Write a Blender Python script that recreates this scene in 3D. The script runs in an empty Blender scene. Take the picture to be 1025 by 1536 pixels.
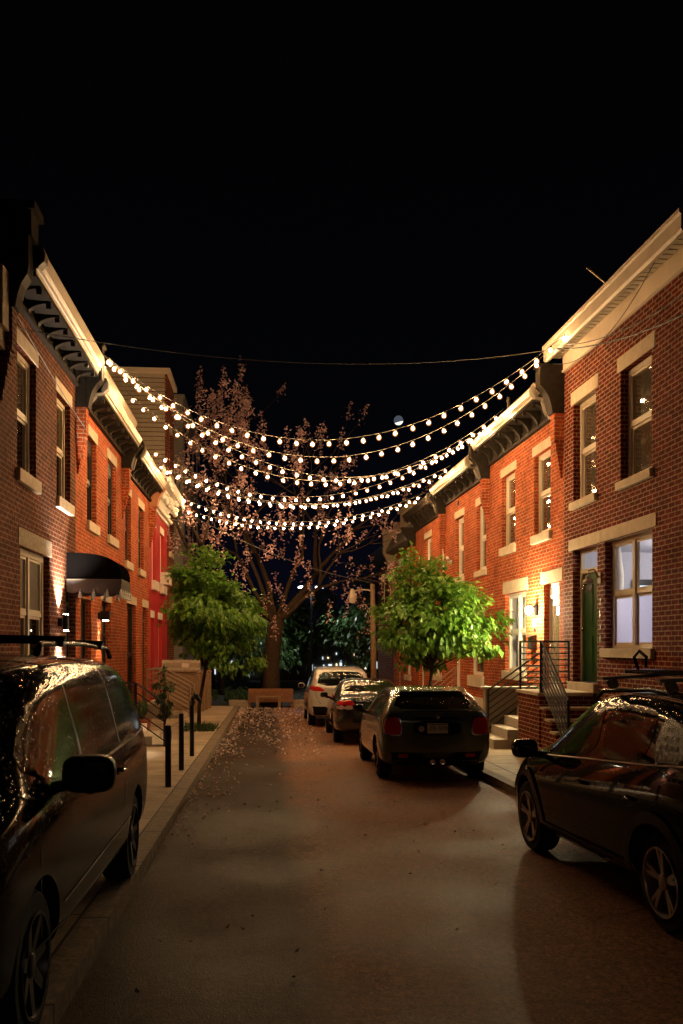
import bpy, bmesh, math, random
from mathutils import Vector, Matrix
from mathutils.bvhtree import BVHTree
from mathutils.geometry import delaunay_2d_cdt
from mathutils import noise as mnoise
R = math.radians
S = bpy.context.scene
C = S.collection
rnd = random.Random(7)

# ------------------------------------------------------------------ materials
MATS = {}
def newmat(name):
    m = bpy.data.materials.new(name); m.use_nodes = True
    nt = m.node_tree; b = nt.nodes['Principled BSDF']
    MATS[name] = m
    return m, nt, b
def L(nt, a, b): nt.links.new(a, b)
def node(nt, t, **kw):
    n = nt.nodes.new(t)
    for k, v in kw.items():
        if k.startswith('i_'): n.inputs[k[2:].replace('_', ' ')].default_value = v
        else: setattr(n, k, v)
    return n
def c4(c): return (c[0], c[1], c[2], 1.0)
def mat(name, col, rough=0.6, metal=0.0, var=0.0, vscale=6.0, bump=0.0, bscale=60.0, coat=0.0, spec=0.5, emit=None, estr=0.0, isl=0.0):
    m, nt, b = newmat(name)
    b.inputs['Base Color'].default_value = c4(col)
    b.inputs['Roughness'].default_value = rough
    b.inputs['Metallic'].default_value = metal
    b.inputs['Specular IOR Level'].default_value = spec
    b.inputs['Coat Weight'].default_value = coat
    b.inputs['Coat Roughness'].default_value = 0.04
    if emit:
        b.inputs['Emission Color'].default_value = c4(emit)
        b.inputs['Emission Strength'].default_value = estr
    tc = node(nt, 'ShaderNodeTexCoord')
    if var or isl:
        mx = node(nt, 'ShaderNodeMix', data_type='RGBA')
        mx.inputs[6].default_value = c4([x * (1 - var - isl) for x in col])
        mx.inputs[7].default_value = c4([min(1, x * (1 + var + isl)) for x in col])
        if isl:
            g = node(nt, 'ShaderNodeNewGeometry'); L(nt, g.outputs['Random Per Island'], mx.inputs[0])
        else:
            n = node(nt, 'ShaderNodeTexNoise', i_Scale=vscale, i_Detail=6.0, i_Roughness=0.65)
            L(nt, tc.outputs['Object'], n.inputs['Vector'])
            r = node(nt, 'ShaderNodeMapRange'); r.inputs[1].default_value = .3; r.inputs[2].default_value = .7
            L(nt, n.outputs['Fac'], r.inputs[0]); L(nt, r.outputs[0], mx.inputs[0])
        L(nt, mx.outputs[2], b.inputs['Base Color'])
    if bump:
        n2 = node(nt, 'ShaderNodeTexNoise', i_Scale=bscale, i_Detail=4.0)
        L(nt, tc.outputs['Object'], n2.inputs['Vector'])
        bp = node(nt, 'ShaderNodeBump', i_Strength=bump, i_Distance=0.02)
        L(nt, n2.outputs['Fac'], bp.inputs['Height']); L(nt, bp.outputs[0], b.inputs['Normal'])
    return m
def brick(name, c1, c2, mortar, w=0.205, hgt=0.0765, ms=0.0095, bump=0.5, sq=2):
    m, nt, b = newmat(name)
    tc = node(nt, 'ShaderNodeTexCoord'); sp = node(nt, 'ShaderNodeSeparateXYZ')
    L(nt, tc.outputs['Object'], sp.inputs[0])
    ad = node(nt, 'ShaderNodeMath', operation='ADD'); L(nt, sp.outputs[0], ad.inputs[0]); L(nt, sp.outputs[1], ad.inputs[1])
    cb = node(nt, 'ShaderNodeCombineXYZ'); L(nt, ad.outputs[0], cb.inputs[0]); L(nt, sp.outputs[2], cb.inputs[1])
    wn = node(nt, 'ShaderNodeTexNoise', i_Scale=9.0, i_Detail=3.0); L(nt, tc.outputs['Object'], wn.inputs['Vector'])
    wv = node(nt, 'ShaderNodeVectorMath', operation='MULTIPLY_ADD')
    wv.inputs[1].default_value = (.008, .008, 0); L(nt, wn.outputs['Color'], wv.inputs[0]); L(nt, cb.outputs[0], wv.inputs[2])
    bt = node(nt, 'ShaderNodeTexBrick', offset=0.5, squash=1.0)
    L(nt, wv.outputs[0], bt.inputs['Vector'])
    bt.inputs['Scale'].default_value = 1.0; bt.inputs['Mortar Size'].default_value = ms
    bt.inputs['Mortar Smooth'].default_value = 0.15
    bt.inputs['Brick Width'].default_value = w; bt.inputs['Row Height'].default_value = hgt
    bt.inputs['Color1'].default_value = c4(c1); bt.inputs['Color2'].default_value = c4(c2); bt.inputs['Mortar'].default_value = c4(mortar)
    n = node(nt, 'ShaderNodeTexNoise', i_Scale=1.1, i_Detail=8.0, i_Roughness=0.7); L(nt, tc.outputs['Object'], n.inputs['Vector'])
    r = node(nt, 'ShaderNodeMapRange'); r.inputs[1].default_value = .3; r.inputs[2].default_value = .72; r.inputs[3].default_value = .62; r.inputs[4].default_value = 1.18
    L(nt, n.outputs['Fac'], r.inputs[0])
    mu = node(nt, 'ShaderNodeMix', data_type='RGBA', blend_type='MULTIPLY'); mu.inputs[0].default_value = 1
    nn = node(nt, 'ShaderNodeTexNoise', i_Scale=7.0, i_Detail=3.0, i_Roughness=.8); L(nt, wv.outputs[0], nn.inputs['Vector'])
    rn = node(nt, 'ShaderNodeMapRange'); rn.inputs[1].default_value = .35; rn.inputs[2].default_value = .65; rn.inputs[3].default_value = .62; rn.inputs[4].default_value = 1.25; L(nt, nn.outputs['Fac'], rn.inputs[0])
    rm = node(nt, 'ShaderNodeMath', operation='MULTIPLY'); L(nt, r.outputs[0], rm.inputs[0]); L(nt, rn.outputs[0], rm.inputs[1])
    L(nt, bt.outputs['Color'], mu.inputs[6]); L(nt, rm.outputs[0], mu.inputs[7]); L(nt, mu.outputs[2], b.inputs['Base Color'])
    b.inputs['Roughness'].default_value = .85; b.inputs['Specular IOR Level'].default_value = .06
    nb = node(nt, 'ShaderNodeTexNoise', i_Scale=70.0, i_Detail=3.0); L(nt, tc.outputs['Object'], nb.inputs['Vector'])
    hm = node(nt, 'ShaderNodeMath', operation='MULTIPLY_ADD'); hm.inputs[1].default_value = -1.0
    L(nt, bt.outputs['Fac'], hm.inputs[0]); L(nt, nb.outputs['Fac'], hm.inputs[2])
    bp = node(nt, 'ShaderNodeBump', i_Strength=bump, i_Distance=0.008); L(nt, hm.outputs[0], bp.inputs['Height']); L(nt, bp.outputs[0], b.inputs['Normal'])
    return m
brick('brick_orange', (.50, .082, .021), (.34, .052, .016), (.47, .26, .14))
brick('brick_brown', (.15, .036, .016), (.09, .022, .011), (.25, .155, .095))
brick('brick_red', (.19, .021, .010), (.115, .013, .007), (.40, .26, .165))
brick('brick_dark', (.17, .05, .03), (.13, .04, .025), (.24, .18, .13))
mat('stone', (.56, .45, .32), .85, spec=.12, var=.16, vscale=5, bump=.25, bscale=45)
mat('stone_rough', (.36, .29, .21), .9, spec=.1, var=.35, vscale=14, bump=.6, bscale=30)
mat('cream_metal', (.66, .54, .40), .55, var=.1, vscale=3)
mat('gutter_metal', (.55, .45, .34), .38, metal=.35, var=.22, vscale=4)
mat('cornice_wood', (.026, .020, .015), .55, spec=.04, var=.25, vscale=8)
mat('console_paint', (.17, .135, .10), .5, spec=.1, var=.2, vscale=9)
mat('red_paint', (.42, .03, .03), .55, spec=.15, var=.1, vscale=2, bump=.15, bscale=25)
mat('white_paint', (.74, .68, .58), .5, var=.08, vscale=10)
mat('white_ornate', (.95, .90, .80), .55, var=.15, vscale=18, bump=.9, bscale=16)
mat('cream_frame', (.62, .52, .38), .5, var=.08)
mat('dark_frame', (.02, .02, .02), .4)
mat('terracotta', (.40, .16, .07), .6, var=.1)
mat('green_door', (.006, .042, .008), .45, var=.15, vscale=5)
mat('black_door', (.012, .012, .014), .3)
mat('roof_tar', (.03, .03, .03), .9, var=.3)
mat('siding', (.50, .41, .30), .6, spec=.15, var=.06)
mat('grey_panel', (.17, .16, .14), .6, spec=.15, var=.1, vscale=2)
mat('iron', (.014, .014, .015), .42, metal=.3)
mat('iron_warm', (.30, .22, .15), .45, metal=.25)
mat('concrete', (.30, .26, .20), .85, spec=.15, var=.2, vscale=7, bump=.3, bscale=50)
mat('concrete_pale', (.50, .45, .36), .8, var=.15, vscale=5, bump=.2, bscale=40)
mat('bark', (.05, .034, .022), .9, spec=.1, var=.35, vscale=9, bump=.9, bscale=22)
mat('wood_warm', (.24, .10, .04), .6, var=.25, vscale=10)
mat('wood_post', (.26, .165, .09), .7, var=.25, vscale=10)
mat('fabric_black', (.003, .0025, .0025), .6, spec=.0, bump=.15, bscale=14)
mat('fabric_valance', (.085, .078, .072), .28, bump=.5, bscale=9)
mat('tassel_white', (.72, .66, .58), .6)
mat('lamp_cream', (.55, .45, .34), .5)
mat('cable', (.012, .012, .012), .6)
mat('cable_pale', (.16, .14, .12), .6)
mat('chrome', (.75, .73, .70), .14, metal=1)
mat('rim_alloy', (.52, .50, .47), .36, metal=.65)
mat('rim_dark', (.03, .03, .03), .35, metal=.5)
mat('tyre', (.014, .014, .014), .75, spec=.15, bump=.3, bscale=40)
mat('trim_black', (.010, .010, .011), .2, spec=.08, bump=.2, bscale=120)
mat('well_black', (.006, .006, .006), .9)
mat('seam_black', (.002, .002, .002), .7)
mat('tail_red', (.55, .015, .015), .12, coat=1)
mat('tail_clear', (.55, .40, .38), .15, coat=1)
mat('plate', (.62, .60, .42), .5)
mat('plate_ink', (.02, .03, .10), .5)
mat('ink', (.01, .01, .01), .5)
mat('pot_red', (.25, .06, .03), .7, var=.2)
mat('curtain', (.62, .58, .52), .8)
mat('room_wall', (.62, .62, .70), .85)
mat('tv_black', (.01, .01, .012), .3)
mat('moon_dark', (.0, .0, .0), .9, emit=(.12, .14, .18), estr=.55)
mat('moon_bright', (.0, .0, .0), .9, emit=(1, .97, .9), estr=1.3)
mat('led_white', (.8, .8, .8), .5, emit=(.85, .95, 1), estr=9)
mat('lit_cool', (.1, .1, .1), .5, emit=(.75, .9, 1), estr=1.3)
mat('lit_warm', (.1, .1, .1), .5, emit=(1, .72, .4), estr=2.5)
mat('lamp_glow', (.9, .9, .9), .5, emit=(1, .86, .55), estr=60)
mat('sconce_glow', (.9, .9, .9), .5, emit=(1, .88, .68), estr=110)
mat('tv_screen', (.02, .02, .02), .3, emit=(.75, .9, 1), estr=1.6)

def glass_dark(name, col=(.03, .027, .022), rough=.03, wob=.0):
    m, nt, b = newmat(name)
    b.inputs['Base Color'].default_value = c4(col); b.inputs['Roughness'].default_value = rough
    b.inputs['Specular IOR Level'].default_value = .7
    b.inputs['Coat Weight'].default_value = 1; b.inputs['Coat Roughness'].default_value = .015
    if wob:
        tc = node(nt, 'ShaderNodeTexCoord'); n = node(nt, 'ShaderNodeTexNoise', i_Scale=3.0, i_Detail=1.0)
        L(nt, tc.outputs['Object'], n.inputs['Vector'])
        bp = node(nt, 'ShaderNodeBump', i_Strength=wob, i_Distance=.02); L(nt, n.outputs['Fac'], bp.inputs['Height'])
        L(nt, bp.outputs[0], b.inputs['Normal']); L(nt, bp.outputs[0], b.inputs['Coat Normal'])
    return m
glass_dark('pane_dark', (.095, .072, .048), .06, .12)
glass_dark('pane_black', (.010, .009, .009), .06, .1)
glass_dark('pane_blind', (.22, .19, .15), .35, .0)
glass_dark('pane_white', (.70, .62, .52), .4, .0)
def glass_clear(name, tint=(1, 1, 1), gl=.10):
    m, nt, b = newmat(name)
    nt.nodes.remove(b); out = nt.nodes['Material Output']
    t = node(nt, 'ShaderNodeBsdfTransparent'); t.inputs[0].default_value = c4(tint)
    g = node(nt, 'ShaderNodeBsdfGlossy'); g.inputs['Roughness'].default_value = .03
    mx = node(nt, 'ShaderNodeMixShader'); mx.inputs[0].default_value = gl
    L(nt, t.outputs[0], mx.inputs[1]); L(nt, g.outputs[0], mx.inputs[2]); L(nt, mx.outputs[0], out.inputs[0])
    return m
glass_clear('pane_clear', (.92, .94, .95), .08)
glass_clear('jar_glass', (.9, .88, .82), .22)
# wet paint and wet glass: drops as a fine bump
def wet(name, col, rough=.25, metal=.4, drops=.6, scale=90, dens=.34, coat=1.0, spec=.5, side=.12):
    m, nt, b = newmat(name); b.inputs['Specular IOR Level'].default_value = spec
    b.inputs['Base Color'].default_value = c4(col); b.inputs['Metallic'].default_value = metal
    b.inputs['Roughness'].default_value = rough; b.inputs['Coat Weight'].default_value = coat; b.inputs['Coat Roughness'].default_value = .03
    tc = node(nt, 'ShaderNodeTexCoord')
    v = node(nt, 'ShaderNodeTexVoronoi', i_Scale=scale, feature='F1'); L(nt, tc.outputs['Object'], v.inputs['Vector'])
    v2 = node(nt, 'ShaderNodeTexVoronoi', i_Scale=scale * .45, feature='F1'); L(nt, tc.outputs['Object'], v2.inputs['Vector'])
    outs = []
    for vv, d in ((v, dens), (v2, dens * .8)):
        r = node(nt, 'ShaderNodeMapRange', interpolation_type='SMOOTHSTEP'); r.inputs[1].default_value = d; r.inputs[2].default_value = 0
        L(nt, vv.outputs['Distance'], r.inputs[0])
        sx = node(nt, 'ShaderNodeSeparateColor'); L(nt, vv.outputs['Color'], sx.inputs[0])
        gt = node(nt, 'ShaderNodeMath', operation='GREATER_THAN'); gt.inputs[1].default_value = .45; L(nt, sx.outputs[0], gt.inputs[0])
        mu = node(nt, 'ShaderNodeMath', operation='MULTIPLY'); L(nt, r.outputs[0], mu.inputs[0]); L(nt, gt.outputs[0], mu.inputs[1])
        outs.append(mu)
    ad = node(nt, 'ShaderNodeMath', operation='ADD'); L(nt, outs[0].outputs[0], ad.inputs[0]); L(nt, outs[1].outputs[0], ad.inputs[1])
    bp = node(nt, 'ShaderNodeBump', i_Strength=drops, i_Distance=.004); L(nt, ad.outputs[0], bp.inputs['Height'])
    g = node(nt, 'ShaderNodeNewGeometry'); sz = node(nt, 'ShaderNodeSeparateXYZ'); L(nt, g.outputs['Normal'], sz.inputs[0])
    mr = node(nt, 'ShaderNodeMapRange'); mr.inputs[1].default_value = -.05; mr.inputs[2].default_value = .55; mr.inputs[3].default_value = drops * side; mr.inputs[4].default_value = drops
    L(nt, sz.outputs[2], mr.inputs[0]); L(nt, mr.outputs[0], bp.inputs['Strength'])
    L(nt, bp.outputs[0], b.inputs['Normal']); L(nt, bp.outputs[0], b.inputs['Coat Normal'])
    return m
wet('van_paint', (.006, .0078, .0055), .11, 0, .9, 58, coat=.15, spec=.05, side=.06)
wet('van_glass', (.004, .005, .004), .09, 0, 1.0, 55, coat=0, spec=.14, side=.7)
wet('crossover_paint', (.0025, .0025, .003), .07, 0, .9, 62, coat=.45, spec=.02, side=.03)
wet('crossover_glass', (.006, .005, .005), .05, 0, .3, 80, coat=0, spec=.07)
wet('hatch_paint', (.085, .108, .066), .2, .3, .4, 100)
wet('hatch_glass', (.006, .007, .007), .04, 0, .3, 90)
wet('sedan_paint', (.028, .027, .026), .14, .5, .4, 100)
wet('sedan_glass', (.02, .018, .014), .05, 0, .5, 80)
wet('suv_paint', (.62, .57, .50), .3, .1, .3, 100)
# road: asphalt, a paler worn strip, patches, damp sheen
def asphalt():
    m, nt, b = newmat('asphalt'); b.inputs['Specular IOR Level'].default_value = .07
    tc = node(nt, 'ShaderNodeTexCoord')
    n1 = node(nt, 'ShaderNodeTexNoise', i_Scale=.55, i_Detail=5.0, i_Roughness=.6); L(nt, tc.outputs['Object'], n1.inputs['Vector'])
    n2 = node(nt, 'ShaderNodeTexNoise', i_Scale=42.0, i_Detail=4.0, i_Roughness=.85); L(nt, tc.outputs['Object'], n2.inputs['Vector'])
    v = node(nt, 'ShaderNodeTexVoronoi', i_Scale=85.0); L(nt, tc.outputs['Object'], v.inputs['Vector'])
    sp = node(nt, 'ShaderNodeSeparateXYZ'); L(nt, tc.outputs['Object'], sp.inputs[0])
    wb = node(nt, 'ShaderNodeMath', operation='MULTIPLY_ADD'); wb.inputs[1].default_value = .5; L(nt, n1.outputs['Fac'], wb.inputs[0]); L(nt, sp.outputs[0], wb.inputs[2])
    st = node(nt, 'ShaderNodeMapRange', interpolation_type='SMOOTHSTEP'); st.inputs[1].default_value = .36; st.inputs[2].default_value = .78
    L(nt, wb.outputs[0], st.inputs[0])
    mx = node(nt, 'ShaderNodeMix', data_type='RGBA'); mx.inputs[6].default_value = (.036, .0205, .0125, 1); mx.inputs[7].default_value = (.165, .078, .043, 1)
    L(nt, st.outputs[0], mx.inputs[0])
    r = node(nt, 'ShaderNodeMapRange'); r.inputs[1].default_value = .3; r.inputs[2].default_value = .7; r.inputs[3].default_value = .65; r.inputs[4].default_value = 1.3
    L(nt, n1.outputs['Fac'], r.inputs[0])
    r2 = node(nt, 'ShaderNodeMapRange'); r2.inputs[1].default_value = .3; r2.inputs[2].default_value = .72; r2.inputs[3].default_value = .1; r2.inputs[4].default_value = 2.6
    L(nt, n2.outputs['Fac'], r2.inputs[0])
    n6 = node(nt, 'ShaderNodeTexNoise', i_Scale=19.0, i_Detail=3.0, i_Roughness=.7); L(nt, tc.outputs['Object'], n6.inputs['Vector'])
    r6 = node(nt, 'ShaderNodeMapRange'); r6.inputs[1].default_value = .3; r6.inputs[2].default_value = .7; r6.inputs[3].default_value = .6; r6.inputs[4].default_value = 1.4; L(nt, n6.outputs['Fac'], r6.inputs[0])
    m6 = node(nt, 'ShaderNodeMath', operation='MULTIPLY'); L(nt, r.outputs[0], m6.inputs[0]); L(nt, r6.outputs[0], m6.inputs[1])
    mm = node(nt, 'ShaderNodeMath', operation='MULTIPLY'); L(nt, m6.outputs[0], mm.inputs[0]); L(nt, r2.outputs[0], mm.inputs[1])
    mu = node(nt, 'ShaderNodeMix', data_type='RGBA', blend_type='MULTIPLY'); mu.inputs[0].default_value = 1
    wv = node(nt, 'ShaderNodeTexNoise', i_Scale=2.5, i_Detail=4.0); L(nt, tc.outputs['Object'], wv.inputs['Vector'])
    va = node(nt, 'ShaderNodeVectorMath', operation='MULTIPLY_ADD'); va.inputs[1].default_value = (.35, .35, 0); L(nt, wv.outputs['Color'], va.inputs[0]); L(nt, tc.outputs['Object'], va.inputs[2])
    cv = node(nt, 'ShaderNodeTexVoronoi', feature='DISTANCE_TO_EDGE', i_Scale=.36); L(nt, va.outputs[0], cv.inputs['Vector'])
    ck = node(nt, 'ShaderNodeMapRange'); ck.inputs[1].default_value = .002; ck.inputs[2].default_value = .006; ck.inputs[3].default_value = .72; ck.inputs[4].default_value = 1.0; L(nt, cv.outputs['Distance'], ck.inputs[0])
    n4 = node(nt, 'ShaderNodeTexNoise', i_Scale=1.6, i_Detail=7.0, i_Roughness=.7); L(nt, tc.outputs['Object'], n4.inputs['Vector'])
    pt = node(nt, 'ShaderNodeMapRange', interpolation_type='SMOOTHSTEP'); pt.inputs[1].default_value = .55; pt.inputs[2].default_value = .68; pt.inputs[3].default_value = 1.0; pt.inputs[4].default_value = .62; L(nt, n4.outputs['Fac'], pt.inputs[0])
    cm = node(nt, 'ShaderNodeMath', operation='MULTIPLY'); L(nt, ck.outputs[0], cm.inputs[0]); L(nt, pt.outputs[0], cm.inputs[1])
    m5 = node(nt, 'ShaderNodeMath', operation='MULTIPLY'); L(nt, mm.outputs[0], m5.inputs[0]); L(nt, cm.outputs[0], m5.inputs[1])
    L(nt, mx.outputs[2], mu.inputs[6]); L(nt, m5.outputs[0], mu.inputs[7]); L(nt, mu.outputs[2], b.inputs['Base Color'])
    rr = node(nt, 'ShaderNodeMapRange'); rr.inputs[1].default_value = .35; rr.inputs[2].default_value = .65; rr.inputs[3].default_value = .5; rr.inputs[4].default_value = .74
    L(nt, n1.outputs['Fac'], rr.inputs[0]); L(nt, rr.outputs[0], b.inputs['Roughness'])
    ad = node(nt, 'ShaderNodeMath', operation='ADD'); L(nt, v.outputs['Distance'], ad.inputs[0]); L(nt, n2.outputs['Fac'], ad.inputs[1])
    bp = node(nt, 'ShaderNodeBump', i_Strength=.4, i_Distance=.006); L(nt, ad.outputs[0], bp.inputs['Height']); L(nt, bp.outputs[0], b.inputs['Normal'])
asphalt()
def slabs():
    m, nt, b = newmat('slabs')
    tc = node(nt, 'ShaderNodeTexCoord')
    bt = node(nt, 'ShaderNodeTexBrick', offset=0.0); L(nt, tc.outputs['Object'], bt.inputs['Vector'])
    bt.inputs['Scale'].default_value = 1; bt.inputs['Brick Width'].default_value = 1.24; bt.inputs['Row Height'].default_value = 1.22
    bt.inputs['Mortar Size'].default_value = .012; bt.inputs['Color1'].default_value = (.50, .39, .26, 1); bt.inputs['Color2'].default_value = (.38, .295, .20, 1); bt.inputs['Mortar'].default_value = (.05, .04, .03, 1)
    n = node(nt, 'ShaderNodeTexNoise', i_Scale=2.2, i_Detail=8.0, i_Roughness=.7); L(nt, tc.outputs['Object'], n.inputs['Vector'])
    r = node(nt, 'ShaderNodeMapRange'); r.inputs[1].default_value = .3; r.inputs[2].default_value = .7; r.inputs[3].default_value = .6; r.inputs[4].default_value = 1.2; L(nt, n.outputs['Fac'], r.inputs[0])
    mu = node(nt, 'ShaderNodeMix', data_type='RGBA', blend_type='MULTIPLY'); mu.inputs[0].default_value = 1
    L(nt, bt.outputs['Color'], mu.inputs[6]); L(nt, r.outputs[0], mu.inputs[7]); L(nt, mu.outputs[2], b.inputs['Base Color'])
    b.inputs['Roughness'].default_value = .66; b.inputs['Specular IOR Level'].default_value = .15
    n2 = node(nt, 'ShaderNodeTexNoise', i_Scale=60.0, i_Detail=3.0); L(nt, tc.outputs['Object'], n2.inputs['Vector'])
    ad = node(nt, 'ShaderNodeMath', operation='MULTIPLY_ADD'); ad.inputs[1].default_value = -2; L(nt, bt.outputs['Fac'], ad.inputs[0]); L(nt, n2.outputs['Fac'], ad.inputs[2])
    bp = node(nt, 'ShaderNodeBump', i_Strength=.4, i_Distance=.008); L(nt, ad.outputs[0], bp.inputs['Height']); L(nt, bp.outputs[0], b.inputs['Normal'])
slabs()
def kerbmat():
    m, nt, b = newmat('kerb_stone')
    tc = node(nt, 'ShaderNodeTexCoord'); sp = node(nt, 'ShaderNodeSeparateXYZ'); L(nt, tc.outputs['Object'], sp.inputs[0])
    md = node(nt, 'ShaderNodeMath', operation='PINGPONG'); md.inputs[1].default_value = .75; L(nt, sp.outputs[1], md.inputs[0])
    lt = node(nt, 'ShaderNodeMath', operation='LESS_THAN'); lt.inputs[1].default_value = .012; L(nt, md.outputs[0], lt.inputs[0])
    n = node(nt, 'ShaderNodeTexNoise', i_Scale=12.0, i_Detail=6.0, i_Roughness=.7); L(nt, tc.outputs['Object'], n.inputs['Vector'])
    cr = node(nt, 'ShaderNodeValToRGB'); cr.color_ramp.elements[0].position = .3; cr.color_ramp.elements[0].color = (.11, .085, .06, 1); cr.color_ramp.elements[1].position = .7; cr.color_ramp.elements[1].color = (.30, .23, .16, 1)
    L(nt, n.outputs['Fac'], cr.inputs[0])
    mx = node(nt, 'ShaderNodeMix', data_type='RGBA'); L(nt, lt.outputs[0], mx.inputs[0]); L(nt, cr.outputs[0], mx.inputs[6]); mx.inputs[7].default_value = (.02, .015, .01, 1)
    L(nt, mx.outputs[2], b.inputs['Base Color']); b.inputs['Roughness'].default_value = .72; b.inputs['Specular IOR Level'].default_value = .15
    bp = node(nt, 'ShaderNodeBump', i_Strength=.6, i_Distance=.02); L(nt, n.outputs['Fac'], bp.inputs['Height']); L(nt, bp.outputs[0], b.inputs['Normal'])
kerbmat()
def leafmat(name, c1, c2, trans=.35, rough=.38):
    m, nt, b = newmat(name)
    g = node(nt, 'ShaderNodeNewGeometry'); mx = node(nt, 'ShaderNodeMix', data_type='RGBA')
    L(nt, g.outputs['Random Per Island'], mx.inputs[0]); mx.inputs[6].default_value = c4(c1); mx.inputs[7].default_value = c4(c2)
    L(nt, mx.outputs[2], b.inputs['Base Color']); b.inputs['Roughness'].default_value = rough
    t = node(nt, 'ShaderNodeBsdfTranslucent'); L(nt, mx.outputs[2], t.inputs[0])
    ms = node(nt, 'ShaderNodeMixShader'); ms.inputs[0].default_value = trans
    L(nt, b.outputs[0], ms.inputs[1]); L(nt, t.outputs[0], ms.inputs[2]); L(nt, ms.outputs[0], nt.nodes['Material Output'].inputs[0])
leafmat('leaf_green', (.06, .165, .014), (.19, .36, .04))
leafmat('leaf_dark', (.030, .070, .020), (.075, .14, .038), .25)
leafmat('blossom', (.86, .60, .58), (.40, .19, .17), .3, .6)
leafmat('petal', (.80, .64, .56), (.48, .33, .26), .1, .7)
leafmat('dry_leaf', (.12, .06, .03), (.25, .15, .08), .1, .7)
def bulbmat():
    m, nt, b = newmat('bulb_core'); b.inputs['Base Color'].default_value = (1, .8, .5, 1)
    b.inputs['Emission Color'].default_value = (1, .60, .27, 1); b.inputs['Emission Strength'].default_value = BULB
BULB = 390.0
bulbmat()
def halomat():  # clear shell with faint orange emission, imitates the glow around a bulb
    m, nt, b = newmat('bulb_halo'); nt.nodes.remove(b)
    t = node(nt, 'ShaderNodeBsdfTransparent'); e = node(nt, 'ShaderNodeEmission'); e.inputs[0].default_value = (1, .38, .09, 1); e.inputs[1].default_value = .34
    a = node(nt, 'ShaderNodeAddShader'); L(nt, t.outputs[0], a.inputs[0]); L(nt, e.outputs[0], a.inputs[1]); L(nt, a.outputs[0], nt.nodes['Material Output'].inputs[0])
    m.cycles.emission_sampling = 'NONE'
halomat()
def filmmat():
    m, nt, b = newmat('pane_film'); nt.nodes.remove(b)
    t = node(nt, 'ShaderNodeBsdfTranslucent'); t.inputs[0].default_value = (.66, .66, .80, 1); g = node(nt, 'ShaderNodeBsdfTransparent'); g.inputs[0].default_value = (.8, .8, .95, 1)
    a = node(nt, 'ShaderNodeMixShader'); a.inputs[0].default_value = .35; L(nt, t.outputs[0], a.inputs[1]); L(nt, g.outputs[0], a.inputs[2]); L(nt, a.outputs[0], nt.nodes['Material Output'].inputs[0])
filmmat()

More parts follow.
